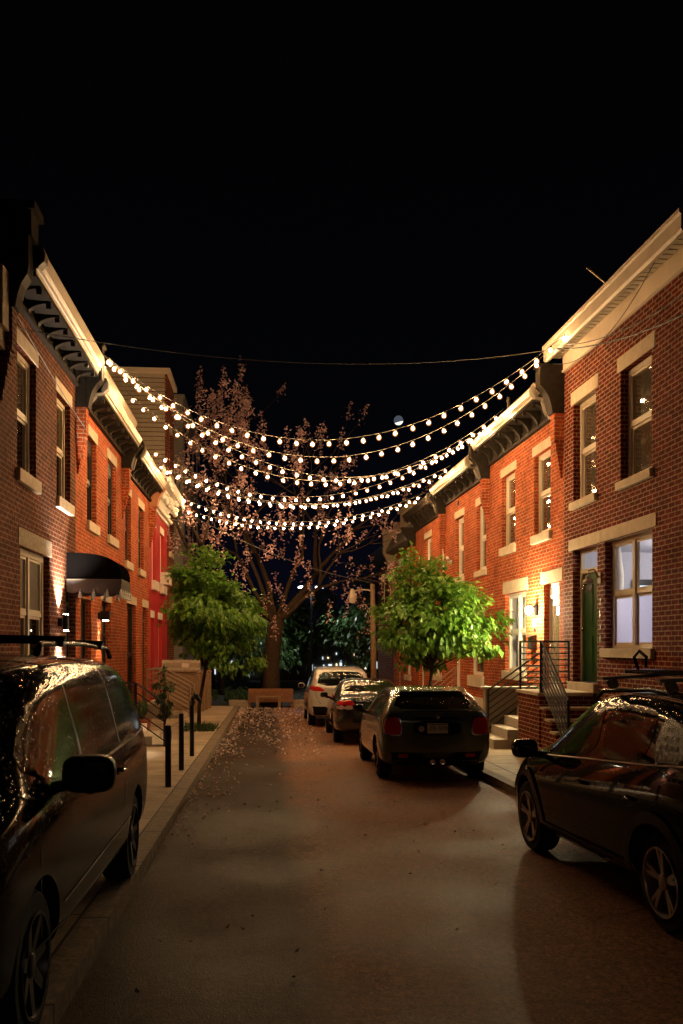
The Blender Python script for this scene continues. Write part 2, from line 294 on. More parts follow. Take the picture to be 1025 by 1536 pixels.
# ------------------------------------------------------------------ mesh building
class MB:
    def __init__(s, off=(0, 0, 0)): s.bm = bmesh.new(); s.off = Vector(off)
    def v(s, p): return s.bm.verts.new(Vector(p) - s.off)
    def face(s, pts):
        try: return s.bm.faces.new([s.v(p) for p in pts])
        except ValueError: return None
    def hexa(s, a):      # 8 points: bottom 4 then top 4
        v = [s.v(p) for p in a]
        for q in ((3, 2, 1, 0), (4, 5, 6, 7), (0, 1, 5, 4), (1, 2, 6, 5), (2, 3, 7, 6), (3, 0, 4, 7)):
            s.bm.faces.new([v[i] for i in q])
    def box(s, P, a0, a1, b0, b1, c0, c1):
        s.hexa([P(a0, b0, c0), P(a1, b0, c0), P(a1, b1, c0), P(a0, b1, c0), P(a0, b0, c1), P(a1, b0, c1), P(a1, b1, c1), P(a0, b1, c1)])
    def prism(s, P, s0, s1, prof):   # profile in (o,z) extruded along s
        n = len(prof)
        A = [s.v(P(s0, o, z)) for o, z in prof]; B = [s.v(P(s1, o, z)) for o, z in prof]
        for i in range(n):
            j = (i + 1) % n; s.bm.faces.new([A[i], A[j], B[j], B[i]])
        s.bm.faces.new(A[::-1]); s.bm.faces.new(B)
    def tube(s, pts, r, n=8, cap=True):
        pts = [Vector(p) for p in pts]; rs = r if isinstance(r, (list, tuple)) else [r] * len(pts)
        rings = []; up = Vector((.013, .02, 1)).normalized()
        for i, p in enumerate(pts):
            d = (pts[min(i + 1, len(pts) - 1)] - pts[max(i - 1, 0)])
            if d.length < 1e-9: d = Vector((0, 0, 1))
            d.normalize(); u = up if abs(d.dot(up)) < .95 else Vector((1, .02, 0))
            a = d.cross(u).normalized(); b = d.cross(a).normalized()
            rings.append([s.v(p + (a * math.cos(2 * math.pi * k / n) + b * math.sin(2 * math.pi * k / n)) * rs[i]) for k in range(n)])
        for A, B in zip(rings, rings[1:]):
            for k in range(n): s.bm.faces.new([A[k], A[(k + 1) % n], B[(k + 1) % n], B[k]])
        if cap and n > 2: s.bm.faces.new(rings[0][::-1]); s.bm.faces.new(rings[-1])
    def lathe(s, c, prof, n=20, axis='z', cap=True):   # profile (r, h)
        c = Vector(c); rings = []
        for r, h in prof:
            ring = []
            for k in range(n):
                a = 2 * math.pi * k / n; x, y = r * math.cos(a), r * math.sin(a)
                d = Vector((x, y, h)) if axis == 'z' else (Vector((h, x, y)) if axis == 'x' else Vector((x, h, y)))
                ring.append(s.v(c + d))
            rings.append(ring)
        for A, B in zip(rings, rings[1:]):
            for k in range(n): s.bm.faces.new([A[k], A[(k + 1) % n], B[(k + 1) % n], B[k]])
        if cap and prof[0][0] > 1e-6: s.bm.faces.new(rings[0][::-1])
        if cap and prof[-1][0] > 1e-6: s.bm.faces.new(rings[-1])
    def build(s, name, m, parent=None, loc=None, smooth=False, bevel=0, fix=True):
        bmesh.ops.remove_doubles(s.bm, verts=s.bm.verts, dist=1e-5) if fix else None
        if fix: bmesh.ops.recalc_face_normals(s.bm, faces=s.bm.faces)
        if bevel:
            bmesh.ops.bevel(s.bm, geom=[e for e in s.bm.edges], offset=bevel, segments=1, affect='EDGES', clamp_overlap=True)
        me = bpy.data.meshes.new(name); s.bm.to_mesh(me); s.bm.free()
        me.materials.append(MATS[m] if isinstance(m, str) else m)
        return link(name, me, parent, loc, smooth)
def link(name, me, parent=None, loc=None, smooth=False):
    o = bpy.data.objects.new(name, me); C.objects.link(o)
    if smooth is True:
        for p in me.polygons: p.use_smooth = True
    elif smooth:
        me.shade_smooth() if hasattr(me, 'shade_smooth') else None
        try: me.set_sharp_from_angle(angle=R(smooth))
        except Exception: pass
    if parent: o.parent = parent
    if loc is not None: o.location = loc
    return o
def tag(o, label=None, cat=None, group=None, kind=None):
    if label: o['label'] = label
    if cat: o['category'] = cat
    if group: o['group'] = group
    if kind: o['kind'] = kind
    return o
def thing(name, label, cat, loc=(0, 0, 0), rot=(0, 0, 0), group=None):
    o = bpy.data.objects.new(name, None); C.objects.link(o); o.location = loc; o.rotation_euler = rot
    o.empty_display_size = .2
    return tag(o, label, cat, group)
W = lambda x, y, z: (x, y, z)
K = .016
def gz(y): return -K * y
PAVE = .13
def PL(s, o, z): return (-3.7 + o, s, z)
def PR(s, o, z): return (6.27 - .0222 * s - o, s - .0222 * o, z)
def lamp(name, kind, loc, energy, col, parent=None, size=.05, rot=None, spot=None, blend=.5):
    d = bpy.data.lights.new(name, kind); d.energy = energy; d.color = col
    if kind in ('POINT', 'SPOT'): d.shadow_soft_size = size
    if spot: d.spot_size = spot; d.spot_blend = blend
    o = bpy.data.objects.new(name, d); C.objects.link(o); o.location = loc
    if rot: o.rotation_euler = rot
    if parent: o.parent = parent
    return o

# ------------------------------------------------------------------ ground
m = MB()
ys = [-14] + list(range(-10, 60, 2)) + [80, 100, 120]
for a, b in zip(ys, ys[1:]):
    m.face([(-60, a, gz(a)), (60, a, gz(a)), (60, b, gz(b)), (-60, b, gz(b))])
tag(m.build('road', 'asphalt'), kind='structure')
def strip(name, mt, xa0, xb0, xa1, xb1, y0, y1, z, zb=-.05):
    m = MB(); n = 26
    for i in range(n):
        f0, f1 = i / n, (i + 1) / n; a, b = y0 + (y1 - y0) * f0, y0 + (y1 - y0) * f1
        pa = (xa0 + (xa1 - xa0) * f0, xa0 + (xa1 - xa0) * f1); pb = (xb0 + (xb1 - xb0) * f0, xb0 + (xb1 - xb0) * f1)
        m.hexa([(pa[0], a, gz(a) + zb), (pb[0], a, gz(a) + zb), (pb[1], b, gz(b) + zb), (pa[1], b, gz(b) + zb),
                (pa[0], a, gz(a) + z), (pb[0], a, gz(a) + z), (pb[1], b, gz(b) + z), (pa[1], b, gz(b) + z)])
        bad = [f for f in m.bm.faces if abs(f.normal.y) > .9]
    return tag(m.build(name, mt), kind='structure')
strip('pavement', 'slabs', -3.9, -1.225, -3.9, -1.225, -14, 34, PAVE - .004)
strip('kerb', 'kerb_stone', -1.222, -1.05, -1.222, -1.05, -14, 34, PAVE)
KR0, KR1 = 3.31 + .0222 * 26.5, 3.31 - .0222 * 30
KR = lambda y: 3.30 - .018 * (y - 13)
strip('pavement', 'slabs', KR(-14) + .175, 6.75, KR(42) + .175, 5.5, -14, 42, PAVE - .024)
strip('kerb', 'kerb_stone', KR(-14), KR(-14) + .172, KR(42), KR(42) + .172, -14, 42, PAVE - .02)
m = MB()
for a, b in zip(range(35, 75, 4), range(39, 79, 4)):
    m.face([(-14, a, gz(a) + .05), (14, a, gz(a) + .05), (14, b, gz(b) + .05), (-14, b, gz(b) + .05)])
mat('soil', (.03, .028, .018), .95, var=.4, bump=.5, bscale=14)
tag(m.build('garden_soil', 'soil'), kind='structure')

# ------------------------------------------------------------------ houses
def wall_with_holes(m, P, s0, s1, z0, z1, holes, depth=.16, o=0.):
    xs = sorted({s0, s1} | {h[0] for h in holes} | {h[1] for h in holes}); zs = sorted({z0, z1} | {h[2] for h in holes} | {h[3] for h in holes})
    xs = [x for x in xs if s0 <= x <= s1]; zs = [z for z in zs if z0 <= z <= z1]
    for a, b in zip(xs, xs[1:]):
        for c, d in zip(zs, zs[1:]):
            x, z = (a + b) / 2, (c + d) / 2
            if any(h[0] < x < h[1] and h[2] < z < h[3] for h in holes): continue
            m.face([P(a, o, c), P(b, o, c), P(b, o, d), P(a, o, d)])
    for a, b, c, d in holes:
        i = o - depth
        m.face([P(a, o, c), P(a, o, d), P(a, i, d), P(a, i, c)]); m.face([P(b, o, c), P(b, o, d), P(b, i, d), P(b, i, c)])
        m.face([P(a, o, c), P(b, o, c), P(b, i, c), P(a, i, c)]); m.face([P(a, o, d), P(b, o, d), P(b, i, d), P(a, i, d)])
class House:
    def __init__(h, P, s0, s1, ztop, label, wallmat, holes, depth=9.0, dz=None, roofz=None, name='brick_house', inset=0):
        h.P, h.s0, h.s1 = P, s0, s1
        g = gz(s1) - .1; h.g = g
        h.base = Vector(P((s0 + s1) / 2, -depth / 2, gz((s0 + s1) / 2)))
        h.e = thing(name, label, 'house' if 'house' in name else 'building', h.base)
        m = h.mb(); wall_with_holes(m, P, s0, s1, g, ztop, holes)
        e = .002
        m.face([P(s0 + e, 0, g), P(s0 + e, -depth, g), P(s0 + e, -depth, ztop), P(s0 + e, 0, ztop)])
        m.face([P(s1 - e, 0, g), P(s1 - e, -depth, g), P(s1 - e, -depth, ztop), P(s1 - e, 0, ztop)])
        m.face([P(s0, -depth, g), P(s1, -depth, g), P(s1, -depth, ztop), P(s0, -depth, ztop)])
        m.build('wall', wallmat, h.e)
        m = h.mb(); m.box(P, s0 + .01, s1 - .01, -depth + .02, -.02, ztop - .1, ztop + .02); h.roof = m.build('roof', 'roof_tar', h.e)
    def mb(h): return MB(h.base)
    def put(h, name, mt, fn, parent=None, smooth=False):
        m = h.mb(); fn(m); o = m.build(name, mt, parent or h.e, smooth=smooth); return o
    def window(h, a, b, c, d, frame='cream_frame', pane='pane_dark', sash=True, mull=None, lintel=.23, sill=.2, fw=.07, lm='stone', lext=.12, oj=-.10, pane2=None, sillproud=.07, head=0):
        P = h.P; o0, o1 = oj - .06, oj
        m = h.mb()
        m.box(P, a, a + fw, o0, o1, c, d); m.box(P, b - fw, b, o0, o1, c, d)
        m.box(P, a + fw, b - fw, o0, o1, d - fw - head, d); m.box(P, a + fw, b - fw, o0, o1, c, c + fw * .8)
        cols = [(a + fw, b - fw)]
        if mull:
            mw = .09; m.box(P, mull - mw / 2, mull + mw / 2, o0, o1 + .01, c + fw * .8, d - fw - head); cols = [(a + fw, mull - mw / 2), (mull + mw / 2, b - fw)]
        zm = (c + d) / 2
        t = .045
        for x0, x1 in cols:
            if sash:
                m.box(P, x0, x1, o0 + .005, o1 - .012, zm - .03, zm + .03)
                for z0, z1, oo in ((zm + .03, d - fw - head, 0), (c + fw * .8, zm - .03, -.02)):
                    m.box(P, x0, x0 + t, o0 + .005, o1 - .02 + oo, z0, z1); m.box(P, x1 - t, x1, o0 + .005, o1 - .02 + oo, z0, z1)
                    m.box(P, x0 + t, x1 - t, o0 + .005, o1 - .02 + oo, z1 - t, z1); m.box(P, x0 + t, x1 - t, o0 + .005, o1 - .02 + oo, z0, z0 + t)
        w = m.build('window', frame, h.e)
        mp = h.mb(); mp.face([P(a + .01, o0 + .012, c + .01), P(b - .01, o0 + .012, c + .01), P(b - .01, o0 + .012, d - .01), P(a + .01, o0 + .012, d - .01)])
        if pane2:
            mp.bm.free(); mp = h.mb(); mp.face([P(a + .01, o0 + .012, zm), P(b - .01, o0 + .012, zm), P(b - .01, o0 + .012, d - .01), P(a + .01, o0 + .012, d - .01)])
            m2 = h.mb(); m2.face([P(a + .01, o0 + .012, c + .01), P(b - .01, o0 + .012, c + .01), P(b - .01, o0 + .012, zm), P(a + .01, o0 + .012, zm)]); m2.build('pane', pane2, w)
        mp.build('pane', pane, w)
        if lintel:
            m = h.mb(); m.box(P, a - lext, b + lext, -.1, .012, d + .002, d + lintel); m.build('lintel', lm, w, bevel=.004)
        if sill:
            m = h.mb(); m.box(P, a - .08, b + .08, -.1, sillproud, c - sill, c - .002); m.build('sill', lm, w, bevel=.006)
        return w
    def door(h, a, b, c, d, leaf='black_door', frame='cream_frame', trans=.32, pane='pane_dark', lintel=.23, lm='stone', oj=-.12, glazed=None, lext=.12, sill=True):
        P = h.P; fw = .075; zt = d - trans; o0, o1 = oj - .06, oj
        m = h.mb()
        m.box(P, a, a + fw, o0, o1, c, d); m.box(P, b - fw, b, o0, o1, c, d); m.box(P, a + fw, b - fw, o0, o1, d - fw, d)
        if trans: m.box(P, a + fw, b - fw, o0, o1, zt - .04, zt + .04)
        fr = m.build('door_frame', frame, h.e)
        if trans:
            m = h.mb(); m.face([P(a + fw, o0 + .02, zt + .04), P(b - fw, o0 + .02, zt + .04), P(b - fw, o0 + .02, d - fw), P(a + fw, o0 + .02, d - fw)]); m.build('transom', pane, fr)
        zt2 = (zt - .04) if trans else d - fw
        m = h.mb(); q = o1 - .035
        m.box(P, a + fw, b - fw, q - .04, q, c, zt2)
        w_ = b - a - 2 * fw
        if glazed is None:
            for x0, x1 in ((.12, .46), (.54, .88)):
                for z0, z1 in ((.08, .42), (.5, .93)):
                    m.box(P, a + fw + w_ * x0, a + fw + w_ * x1, q + .002, q + .014, c + (zt2 - c) * z0, c + (zt2 - c) * z1)
        dr = m.build('door', leaf, h.e)
        if glazed:
            m = h.mb(); m.box(P, a + fw + .12, b - fw - .12, q + .002, q + .012, c + .25, zt2 - .15); m.build('pane', glazed, dr)
        m = h.mb(); kx = a + fw + w_ * .9
        m.lathe(P(kx, q + .05, c + 1.0), [(.0, -.03), (.03, -.02), (.035, 0), (.03, .02), (.0, .03)], 10, 'x'); m.build('handle', 'chrome', dr, smooth=True)
        if lintel:
            m = h.mb(); m.box(P, a - lext, b + lext, -.12, .012, d + .002, d + lintel); m.build('lintel', lm, fr, bevel=.004)
        if sill:
            m = h.mb(); m.box(P, a - .06, b + .06, -.12, .10, c - .17, c - .002); m.build('threshold', lm, fr, bevel=.006)
        return fr
    def cornice(h, zb, zt, s0=None, s1=None, out=.5, n=8, wood='cornice_wood', gut='gutter_metal', band=None, console=True, gh=.2):
        P = h.P; s0 = h.s0 + .28 if s0 is None else s0; s1 = h.s1 if s1 is None else s1
        m = h.mb(); m.box(P, s0, s1, -.02, .05, zb, zt - .02); m.box(P, s0, s1, .05, .085, zb, zb + .07); m.box(P, s0, s1, .05, .07, zb + .12, zb + .14)
        # panels between brackets
        m.box(P, s0, s1, .02, out - .06, zt - gh - .06, zt - gh + .01)
        cn = m.build('cornice', wood, h.e)
        m = h.mb()
        m.prism(P, s0, s1, [(0.02, zt), (0.02, zt - gh + .02), (out - .1, zt - gh), (out - .06, zt - gh), (out - .05, zt - gh + .05), (out - .025, zt - gh + .05), (out - .015, zt - gh + .1), (out + .0, zt - gh + .12), (out + .015, zt - gh + .15), (out + .03, zt - .03), (out + .03, zt)])
        m.build('gutter', gut, cn)
        if band:
            z0, z1, ob = band
            m = h.mb(); m.prism(P, s0, s1, [(-.3, z1 - .02), (-.3, z0), (ob - .1, z0), (ob - .05, z0 + .03), (ob, z1 - .05), (ob, z1)]); m.build('parapet_band', gut, cn)
            m = h.mb(); m.box(P, s0, s1, -.3, ob - .14, zt - .01, z0 + .01); m.build('parapet', 'cornice_wood', cn)
        # scroll brackets: convex hooked belly
        zt2 = zt - gh - .06; prof = [(.051, zb + .03), (.10, zb + .03)]
        H = zt2 - zb - .03; D = out - .10
        for k in range(11):
            a = k / 10 * math.pi / 2
            prof.append((.10 + (D - .10) * (1 - math.cos(a)) ** .8 * 1.0, zb + .06 + (H - .06) * math.sin(a) ** 1.15))
        prof += [(D, zt2), (.051, zt2)]
        first = None; pitch = (s1 - s0 - .2) / n
        for i in range(n):
            sc = s0 + .1 + pitch * (i + .55)
            m = h.mb(); m.prism(P, sc - .055, sc + .055, prof)
            # ring scroll on bracket side
            m.prism(P, sc - .075, sc + .075, [(.051, zb + .16), (.11, zb + .16), (.14, zb + .2), (.15, zb + .25), (.11, zb + .29), (.051, zb + .29)])
            m.prism(P, sc - .02, sc + .02, [(D - .05, zt2 - .10), (D + .02, zt2 - .10), (D + .02, zt2 + .002), (D - .05, zt2 + .002)])
            m.build('bracket', wood, cn)
        if console:
            for sc in (s0 + .09,):
                m = h.mb()
                m.prism(P, sc - .09, sc + .09, [(.05, zb - .04), (.16, zb - .04), (.2, zb + .05), (.24, zb + .12), (out - .18, zt - .28), (out - .02, zt - .26), (out + .06, zt - .18), (out + .07, zt - .06), (out + .03, zt + .03), (.05, zt + .03)])
                for dx in (-.055, 0, .055):
                    m.prism(P, sc + dx - .016, sc + dx + .016, [(.22, zb + .02), (.26, zb + .05), (out - .16, zt - .31), (out - .2, zt - .29)])
                m.build('console', 'console_paint', cn)
        return cn
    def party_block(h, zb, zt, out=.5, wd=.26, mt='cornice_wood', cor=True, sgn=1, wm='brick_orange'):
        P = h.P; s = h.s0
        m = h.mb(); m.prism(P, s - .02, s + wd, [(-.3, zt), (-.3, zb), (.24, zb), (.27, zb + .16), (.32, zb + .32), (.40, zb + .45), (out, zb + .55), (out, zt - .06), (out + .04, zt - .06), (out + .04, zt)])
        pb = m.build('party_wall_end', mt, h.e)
        if cor:
            m = h.mb(); z = zb; m.box(P, s - .01, s + wd - .03, -.05, .2, z - .42, z)
            z -= .42; k = 0; o = .2
            while o > .03:
                m.box(P, s - .01 + .012 * k, s + wd - .03 - .012 * k, -.05, o, z - .085, z); z -= .085; o -= .026 if k % 2 else .012; k += 1
            m.build('corbel', wm, h.e)
def rooms(h, a, b, c, d, depth, mt, lampe, col, top=None):
    P = h.P; o0 = -.175
    m = h.mb()
    A0, A1, Z0, Z1 = a - 1.0, b + 1.0, c - .6, d + .12
    Z1 = top or Z1
    A0 = max(A0, h.s0 + .15); A1 = min(A1, h.s1 - .15)
    m.face([P(A0, -depth, Z0), P(A1, -depth, Z0), P(A1, -depth, Z1), P(A0, -depth, Z1)])
    m.face([P(A0, o0, Z0), P(A0, -depth, Z0), P(A0, -depth, Z1), P(A0, o0, Z1)]); m.face([P(A1, o0, Z0), P(A1, -depth, Z0), P(A1, -depth, Z1), P(A1, o0, Z1)])
    m.face([P(A0, o0, Z0), P(A1, o0, Z0), P(A1, -depth, Z0), P(A0, -depth, Z0)]); m.face([P(A0, o0, Z1), P(A1, o0, Z1), P(A1, -depth, Z1), P(A0, -depth, Z1)])
    r = m.build('room', mt, h.e)
    lp = lamp('room_lamp', 'POINT', Vector(P((a + b) / 2 + .3, -depth * .55, Z1 - .35)) - h.base, lampe, col, h.e, .12)
    return r

# --- left row
# L0: only its far end shows at the picture's edge
h = House(PL, 8.4, 12.62, 6.95, 'dark house with a stone quoin, cut off by the left picture edge', 'brick_dark', [(9.2, 10.3, 4.5, 6.3), (10.8, 11.9, 4.5, 6.3)])
h.window(9.2, 10.3, 4.5, 6.3); h.window(10.8, 11.9, 4.5, 6.3)
h.put('quoin', 'stone_rough', lambda m: (m.box(PL, 12.3, 12.66, -.2, .16, 6.15, 6.95), m.box(PL, 12.34, 12.64, -.2, .10, 5.9, 6.15)))
# L1
ops = [(13.58, 14.66, 4.47, 6.32), (16.07, 17.15, 4.47, 6.32), (13.75, 15.55, 1.35, 3.34), (16.80, 17.62, .25, 2.95)]
h = House(PL, 12.62, 17.62, 7.25, 'brown brick house behind the minivan with a long pale gutter and black dome awning', 'brick_brown', ops)
h.window(*ops[0], pane2='pane_black'); h.window(*ops[1], pane2='pane_black')
h.window(*ops[2], mull=14.57, lm='stone_rough', lintel=.27, pane='pane_blind', pane2='pane_black', fw=.1)
h.door(*ops[3], leaf='black_door', frame='dark_frame', lintel=0)
h.cornice(6.84, 7.44, s0=12.9, out=.5, n=8, gh=.34, gut='cream_metal')
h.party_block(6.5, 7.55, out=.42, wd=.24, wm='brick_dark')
h.put('chimney', 'cornice_wood', lambda m: (m.box(PL, 12.66, 13.05, -.3, .44, 7.55, 7.86), m.box(PL, 12.6, 13.1, -.34, .5, 7.86, 7.97)))
# L2
ops = [(18.72, 19.72, 4.42, 6.2), (21.1, 22.2, 4.42, 6.2), (18.1, 19.15, .25, 2.8), (20.3, 21.5, .25, 2.85)]
h = House(PL, 17.62, 23.02, 7.1, 'orange brick house with four dark openings beyond the black awning', 'brick_orange', ops)
h.window(*ops[0], frame='dark_frame', pane='pane_dark', pane2='pane_black', head=.2); h.window(*ops[1], frame='dark_frame', pane='pane_dark', pane2='pane_black', head=.2)
h.door(*ops[2], leaf='black_door', frame='dark_frame', lintel=0, trans=0)
h.door(*ops[3], leaf='black_door', frame='dark_frame', lintel=.25, trans=.75, pane='pane_blind')
h.party_block(6.45, 7.7); h.cornice(6.77, 7.08, out=.5, n=8, band=(7.3, 7.55, .42), gh=.16) if False else h.cornice(6.62, 7.08, out=.5, n=8, band=(7.3, 7.52, .4), gh=.2)
# L3
ops = [(23.65, 24.6, 4.07, 5.87), (26.05, 27.1, 4.07, 5.87), (23.95, 25.5, .2, 2.97), (26.9, 28.05, .1, 3.0)]
h = House(PL, 23.02, 28.32, 7.0, 'orange brick house wedged between the dark doored house and the red painted one', 'brick_orange', ops)
h.window(*ops[0], frame='dark_frame', pane='pane_black', head=.15); h.window(*ops[1], frame='dark_frame', pane='pane_black', head=.15)
h.window(*ops[2], frame='dark_frame', pane='pane_black', sill=.2); h.door(*ops[3], frame='dark_frame', leaf='black_door', trans=.4, pane='pane_black')
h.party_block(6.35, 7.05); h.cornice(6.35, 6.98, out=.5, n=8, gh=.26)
# L4 red
ops = [(29.0, 29.95, 3.95, 5.75), (31.2, 32.25, 3.95, 5.75), (28.75, 29.5, .1, 2.75), (30.7, 31.75, .1, 2.75)]
h = House(PL, 28.32, 33.3, 6.9, 'red painted house with white window frames and an ornate white cornice', 'red_paint', ops)
for q in ops[:2]: h.window(*q, frame='white_paint', pane='pane_white', lm='white_paint', sill=.3, sillproud=.12, lext=.08, fw=.12)
h.put('air_conditioner', 'white_paint', lambda m: m.box(PL, 31.35, 32.1, -.1, .3, 3.98, 4.4))
h.door(*ops[2], frame='white_paint', leaf='black_door', lm='white_paint', trans=.4); h.door(*ops[3], frame='white_paint', leaf='white_paint', lm='white_paint', trans=.4)
h.party_block(6.2, 7.1, out=.48, wd=.3, mt='terracotta')
m = h.mb(); pr = [(.0, 6.25)]
for k in range(9):
    a = k / 8 * math.pi / 2; pr.append((.06 + .50 * (1 - math.cos(a)), 6.25 + .8 * math.sin(a)))
pr += [(.62, 7.05), (.64, 7.2), (.0, 7.2)]
m.prism(PL, 28.62, 33.55, pr)
cn = m.build('cornice', 'white_ornate', h.e)
for i in range(22):
    q = 28.75 + i * .22
    for c_, pf in ((PL(q, .34, 6.75 + .12 * math.sin(i * 1.9)), [(0, -.11), (.07, -.06), (.10, 0), (.06, .07), (0, .12)]), (PL(q, .14, 6.38), [(0, -.08), (.06, -.03), (.07, .02), (0, .09)]), (PL(q, .60, 7.0 - .05 * (i % 2)), [(0, -.12), (.05, -.06), (.06, .05), (0, .11)])):
        m = h.mb(); m.lathe(c_, pf, 8); m.build('ornament', 'white_ornate', cn, smooth=True)
m = h.mb(); m.lathe(PL(28.7, .4, 7.0), [(.12, 0), (.1, .15), (.06, .3), (.09, .42), (.05, .52), (.0, .66)], 10); m.build('finial', 'white_ornate', cn, smooth=True)
# L5 tall building beyond
h = House(PL, 33.32, 35.7, 11.9, 'tall three storey building with beige siding rising behind the red house', 'brick_red', [(34.0, 35.0, 5.4, 7.0), (34.0, 35.0, 8.4, 10.0)], depth=8, name='apartment_building')
for q in ((34.0, 35.0, 5.4, 7.0), (34.0, 35.0, 8.4, 10.0)): h.window(*q, frame='dark_frame', pane='pane_black')
m = h.mb()
z = 6.6; i = 0
while z < 11.85:
    m.prism(lambda s, o, zz: (-3.78 - (s), 33.32 - o, zz), 0, 7.8, [(.005, z), (.045, z), (.02, z + .135), (.005, z + .135)]); z += .165
m.build('siding', 'siding', h.e)
h.put('coping', 'cream_metal', lambda m: m.box(PL, 33.2, 35.75, -8.1, .12, 11.86, 12.05))
def bay(m):
    m.box(PL, 35.72, 44.5, -8, .35, gz(45), 11.6); m.box(PL, 35.70, 44.55, -8.1, .42, 11.6, 11.8)
h.put('grey_wing', 'grey_panel', bay)
for s in (36.4, 38.6, 40.8, 43.0):
    for z in (3.2, 6.0, 8.8):
        m = h.mb(); m.box(PL, s, s + 1.2, .35, .37, z, z + 1.9); w = m.build('window', 'dark_frame', h.e)
        m = h.mb(); m.box(PL, s + .07, s + 1.13, .37, .375, z + .07, z + 1.83); m.build('pane', 'pane_black', w)

# --- right row
ops = [(13.5, 14.66, 4.6, 6.47), (15.74, 16.86, 4.6, 6.5), (15.68, 16.90, 1.15, 3.68), (13.48, 15.34, 1.79, 3.67)]
h = House(PR, 11.9, 17.38, 7.6, 'dark red brick house with a green door, lit ground floor window and cream eaves', 'brick_red', ops)
for q in ops[:2]: h.window(*q, lintel=.25, sill=.14, pane='pane_dark', oj=-.13, fw=.08)
dr = h.door(*ops[2], leaf='green_door', trans=.42, pane='pane_clear', lintel=0, oj=-.15, glazed=None)
w = h.window(*ops[3], mull=14.42, pane='pane_clear', pane2='pane_film', lintel=0, sill=.16, oj=-.13)
m = h.mb(); m.box(PR, 13.33, 15.515, -.1, .014, 3.684, 3.9); m.build('lintel', 'stone', w, bevel=.004)
m = h.mb(); m.box(PR, 15.525, 17.1, -.1, .014, 3.684, 3.9); m.build('lintel', 'stone', dr, bevel=.004)
rooms(h, 13.1, 16.6, 1.5, 3.75, 3.2, 'room_wall', 95, (1, .89, .82), 3.70)
h.put('curtain', 'curtain', lambda m: m.tube([PR(15.72, -.38, 3.62), PR(15.66, -.38, 3.1), PR(15.74, -.38, 2.5), PR(15.8, -.38, 1.7)], [.07, .11, .12, .13], 9), smooth=True)
h.put('curtain_rod', 'iron', lambda m: m.tube([PR(13.4, -.38, 3.64), PR(15.95, -.38, 3.64)], .015, 6))
tvm = h.put('television', 'tv_black', lambda m: m.box(PR, 17.1, 17.2, -1.75, -1.33, 2.88, 3.15))
m = h.mb(); m.box(PR, 17.09, 17.098, -1.72, -1.36, 2.91, 3.03); m.build('screen', 'tv_screen', tvm)
m = h.mb(); m.box(PR, 11.9, 17.38, 0, .03, 7.27, 7.62); m.box(PR, 11.9, 17.42, .03, .055, 7.27, 7.31)
cn = m.build('cornice', 'cream_metal', h.e)
m = h.mb(); m.prism(PR, 11.75, 17.44, [(.30, 7.5), (.37, 7.48), (.40, 7.52), (.40, 7.72), (.43, 7.74), (.43, 7.80), (-.2, 7.80), (-.2, 7.66), (.3, 7.66)]); m.build('gutter', 'cream_metal', cn)
m = h.mb(); s = 11.78
while s < 17.4: m.box(PR, s, s + .12, .03, .31, 7.60, 7.625); m.box(PR, s + .12, s + .16, .03, .31, 7.612, 7.624); s += .16
m.build('soffit', 'siding', cn)
h.put('vent_pipe', 'iron_warm', lambda m: m.tube([PR(14.6, .1, 7.8), PR(14.75, .55, 8.25)], .03, 8))
# H2
ops = [(18.18, 19.24, 4.25, 6.0), (20.66, 21.73, 4.25, 6.0), (19.84, 21.49, 1.24, 3.1), (17.66, 18.6, .84, 3.15)]
h = House(PR, 17.38, 22.88, 7.0, 'orange brick house with the bright porch lamp and glazed front door', 'brick_orange', ops)
for q in ops[:2]: h.window(*q, lintel=.21, sill=.19)
w = h.window(*ops[2], mull=20.66, lintel=.3, sill=.2, frame='white_paint', pane='pane_clear', lext=.16, sash=True)
h.door(*ops[3], leaf='white_paint', frame='white_paint', trans=.28, pane='lit_warm', lintel=.26, glazed='pane_dark', lext=.2)
rooms(h, 19.4, 21.9, .9, 3.2, 1.2, 'curtain', 9, (1, .93, .75))
def drape(m):
    for k in range(13):
        s = 19.85 + k * .135
        m.tube([PR(s, -.36, 3.1), PR(s + .02, -.36, 2.2), PR(s, -.36, 1.2)], [.05, .06, .055], 6)
h.put('curtain', 'curtain', drape, smooth=True)
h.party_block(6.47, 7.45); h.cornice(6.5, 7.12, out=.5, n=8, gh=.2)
h.put('vent_pipe', 'iron_warm', lambda m: m.tube([PR(21.2, .0, 7.1), PR(21.2, .0, 7.85)], .04, 8))
h.put('hatch_roof', 'iron_warm', lambda m: m.prism(PR, 22.3, 23.6, [(-.9, 7.0), (.2, 7.0), (.2, 7.35), (-.35, 7.65), (-.9, 7.35)]))
# H3
ops = [(23.22, 24.2, 3.88, 5.67), (25.7, 26.7, 3.88, 5.67), (23.5, 24.95, 1.02, 1.75 + .9), (26.15, 27.05, .3, 2.55), (23.65, 24.85, -.25, .1)]
h = House(PR, 22.88, 28.08, 6.75, 'orange brick house with white sash windows behind the green hatchback', 'brick_orange', ops)
for q in ops[:2]: h.window(*q, lintel=.22, sill=.16, frame='white_paint', lm='white_paint' if False else 'stone', fw=.1)
h.window(*ops[2], lintel=.22, sill=.3, frame='white_paint'); h.door(*ops[3], leaf='white_paint', frame='white_paint', trans=.35)
h.window(*ops[4], lintel=.34, sill=0, frame='white_paint', sash=False, mull=24.25)
h.party_block(6.2, 7.15); h.cornice(6.27, 6.82, out=.5, n=7, gh=.2, band=(6.86, 7.0, .36))
h.put('camera', 'white_paint', lambda m: (m.box(PR, 27.2, 27.35, .0, .12, 4.42, 4.5), m.tube([PR(27.25, .1, 4.5), PR(26.9, .22, 4.53)], .05, 8)))
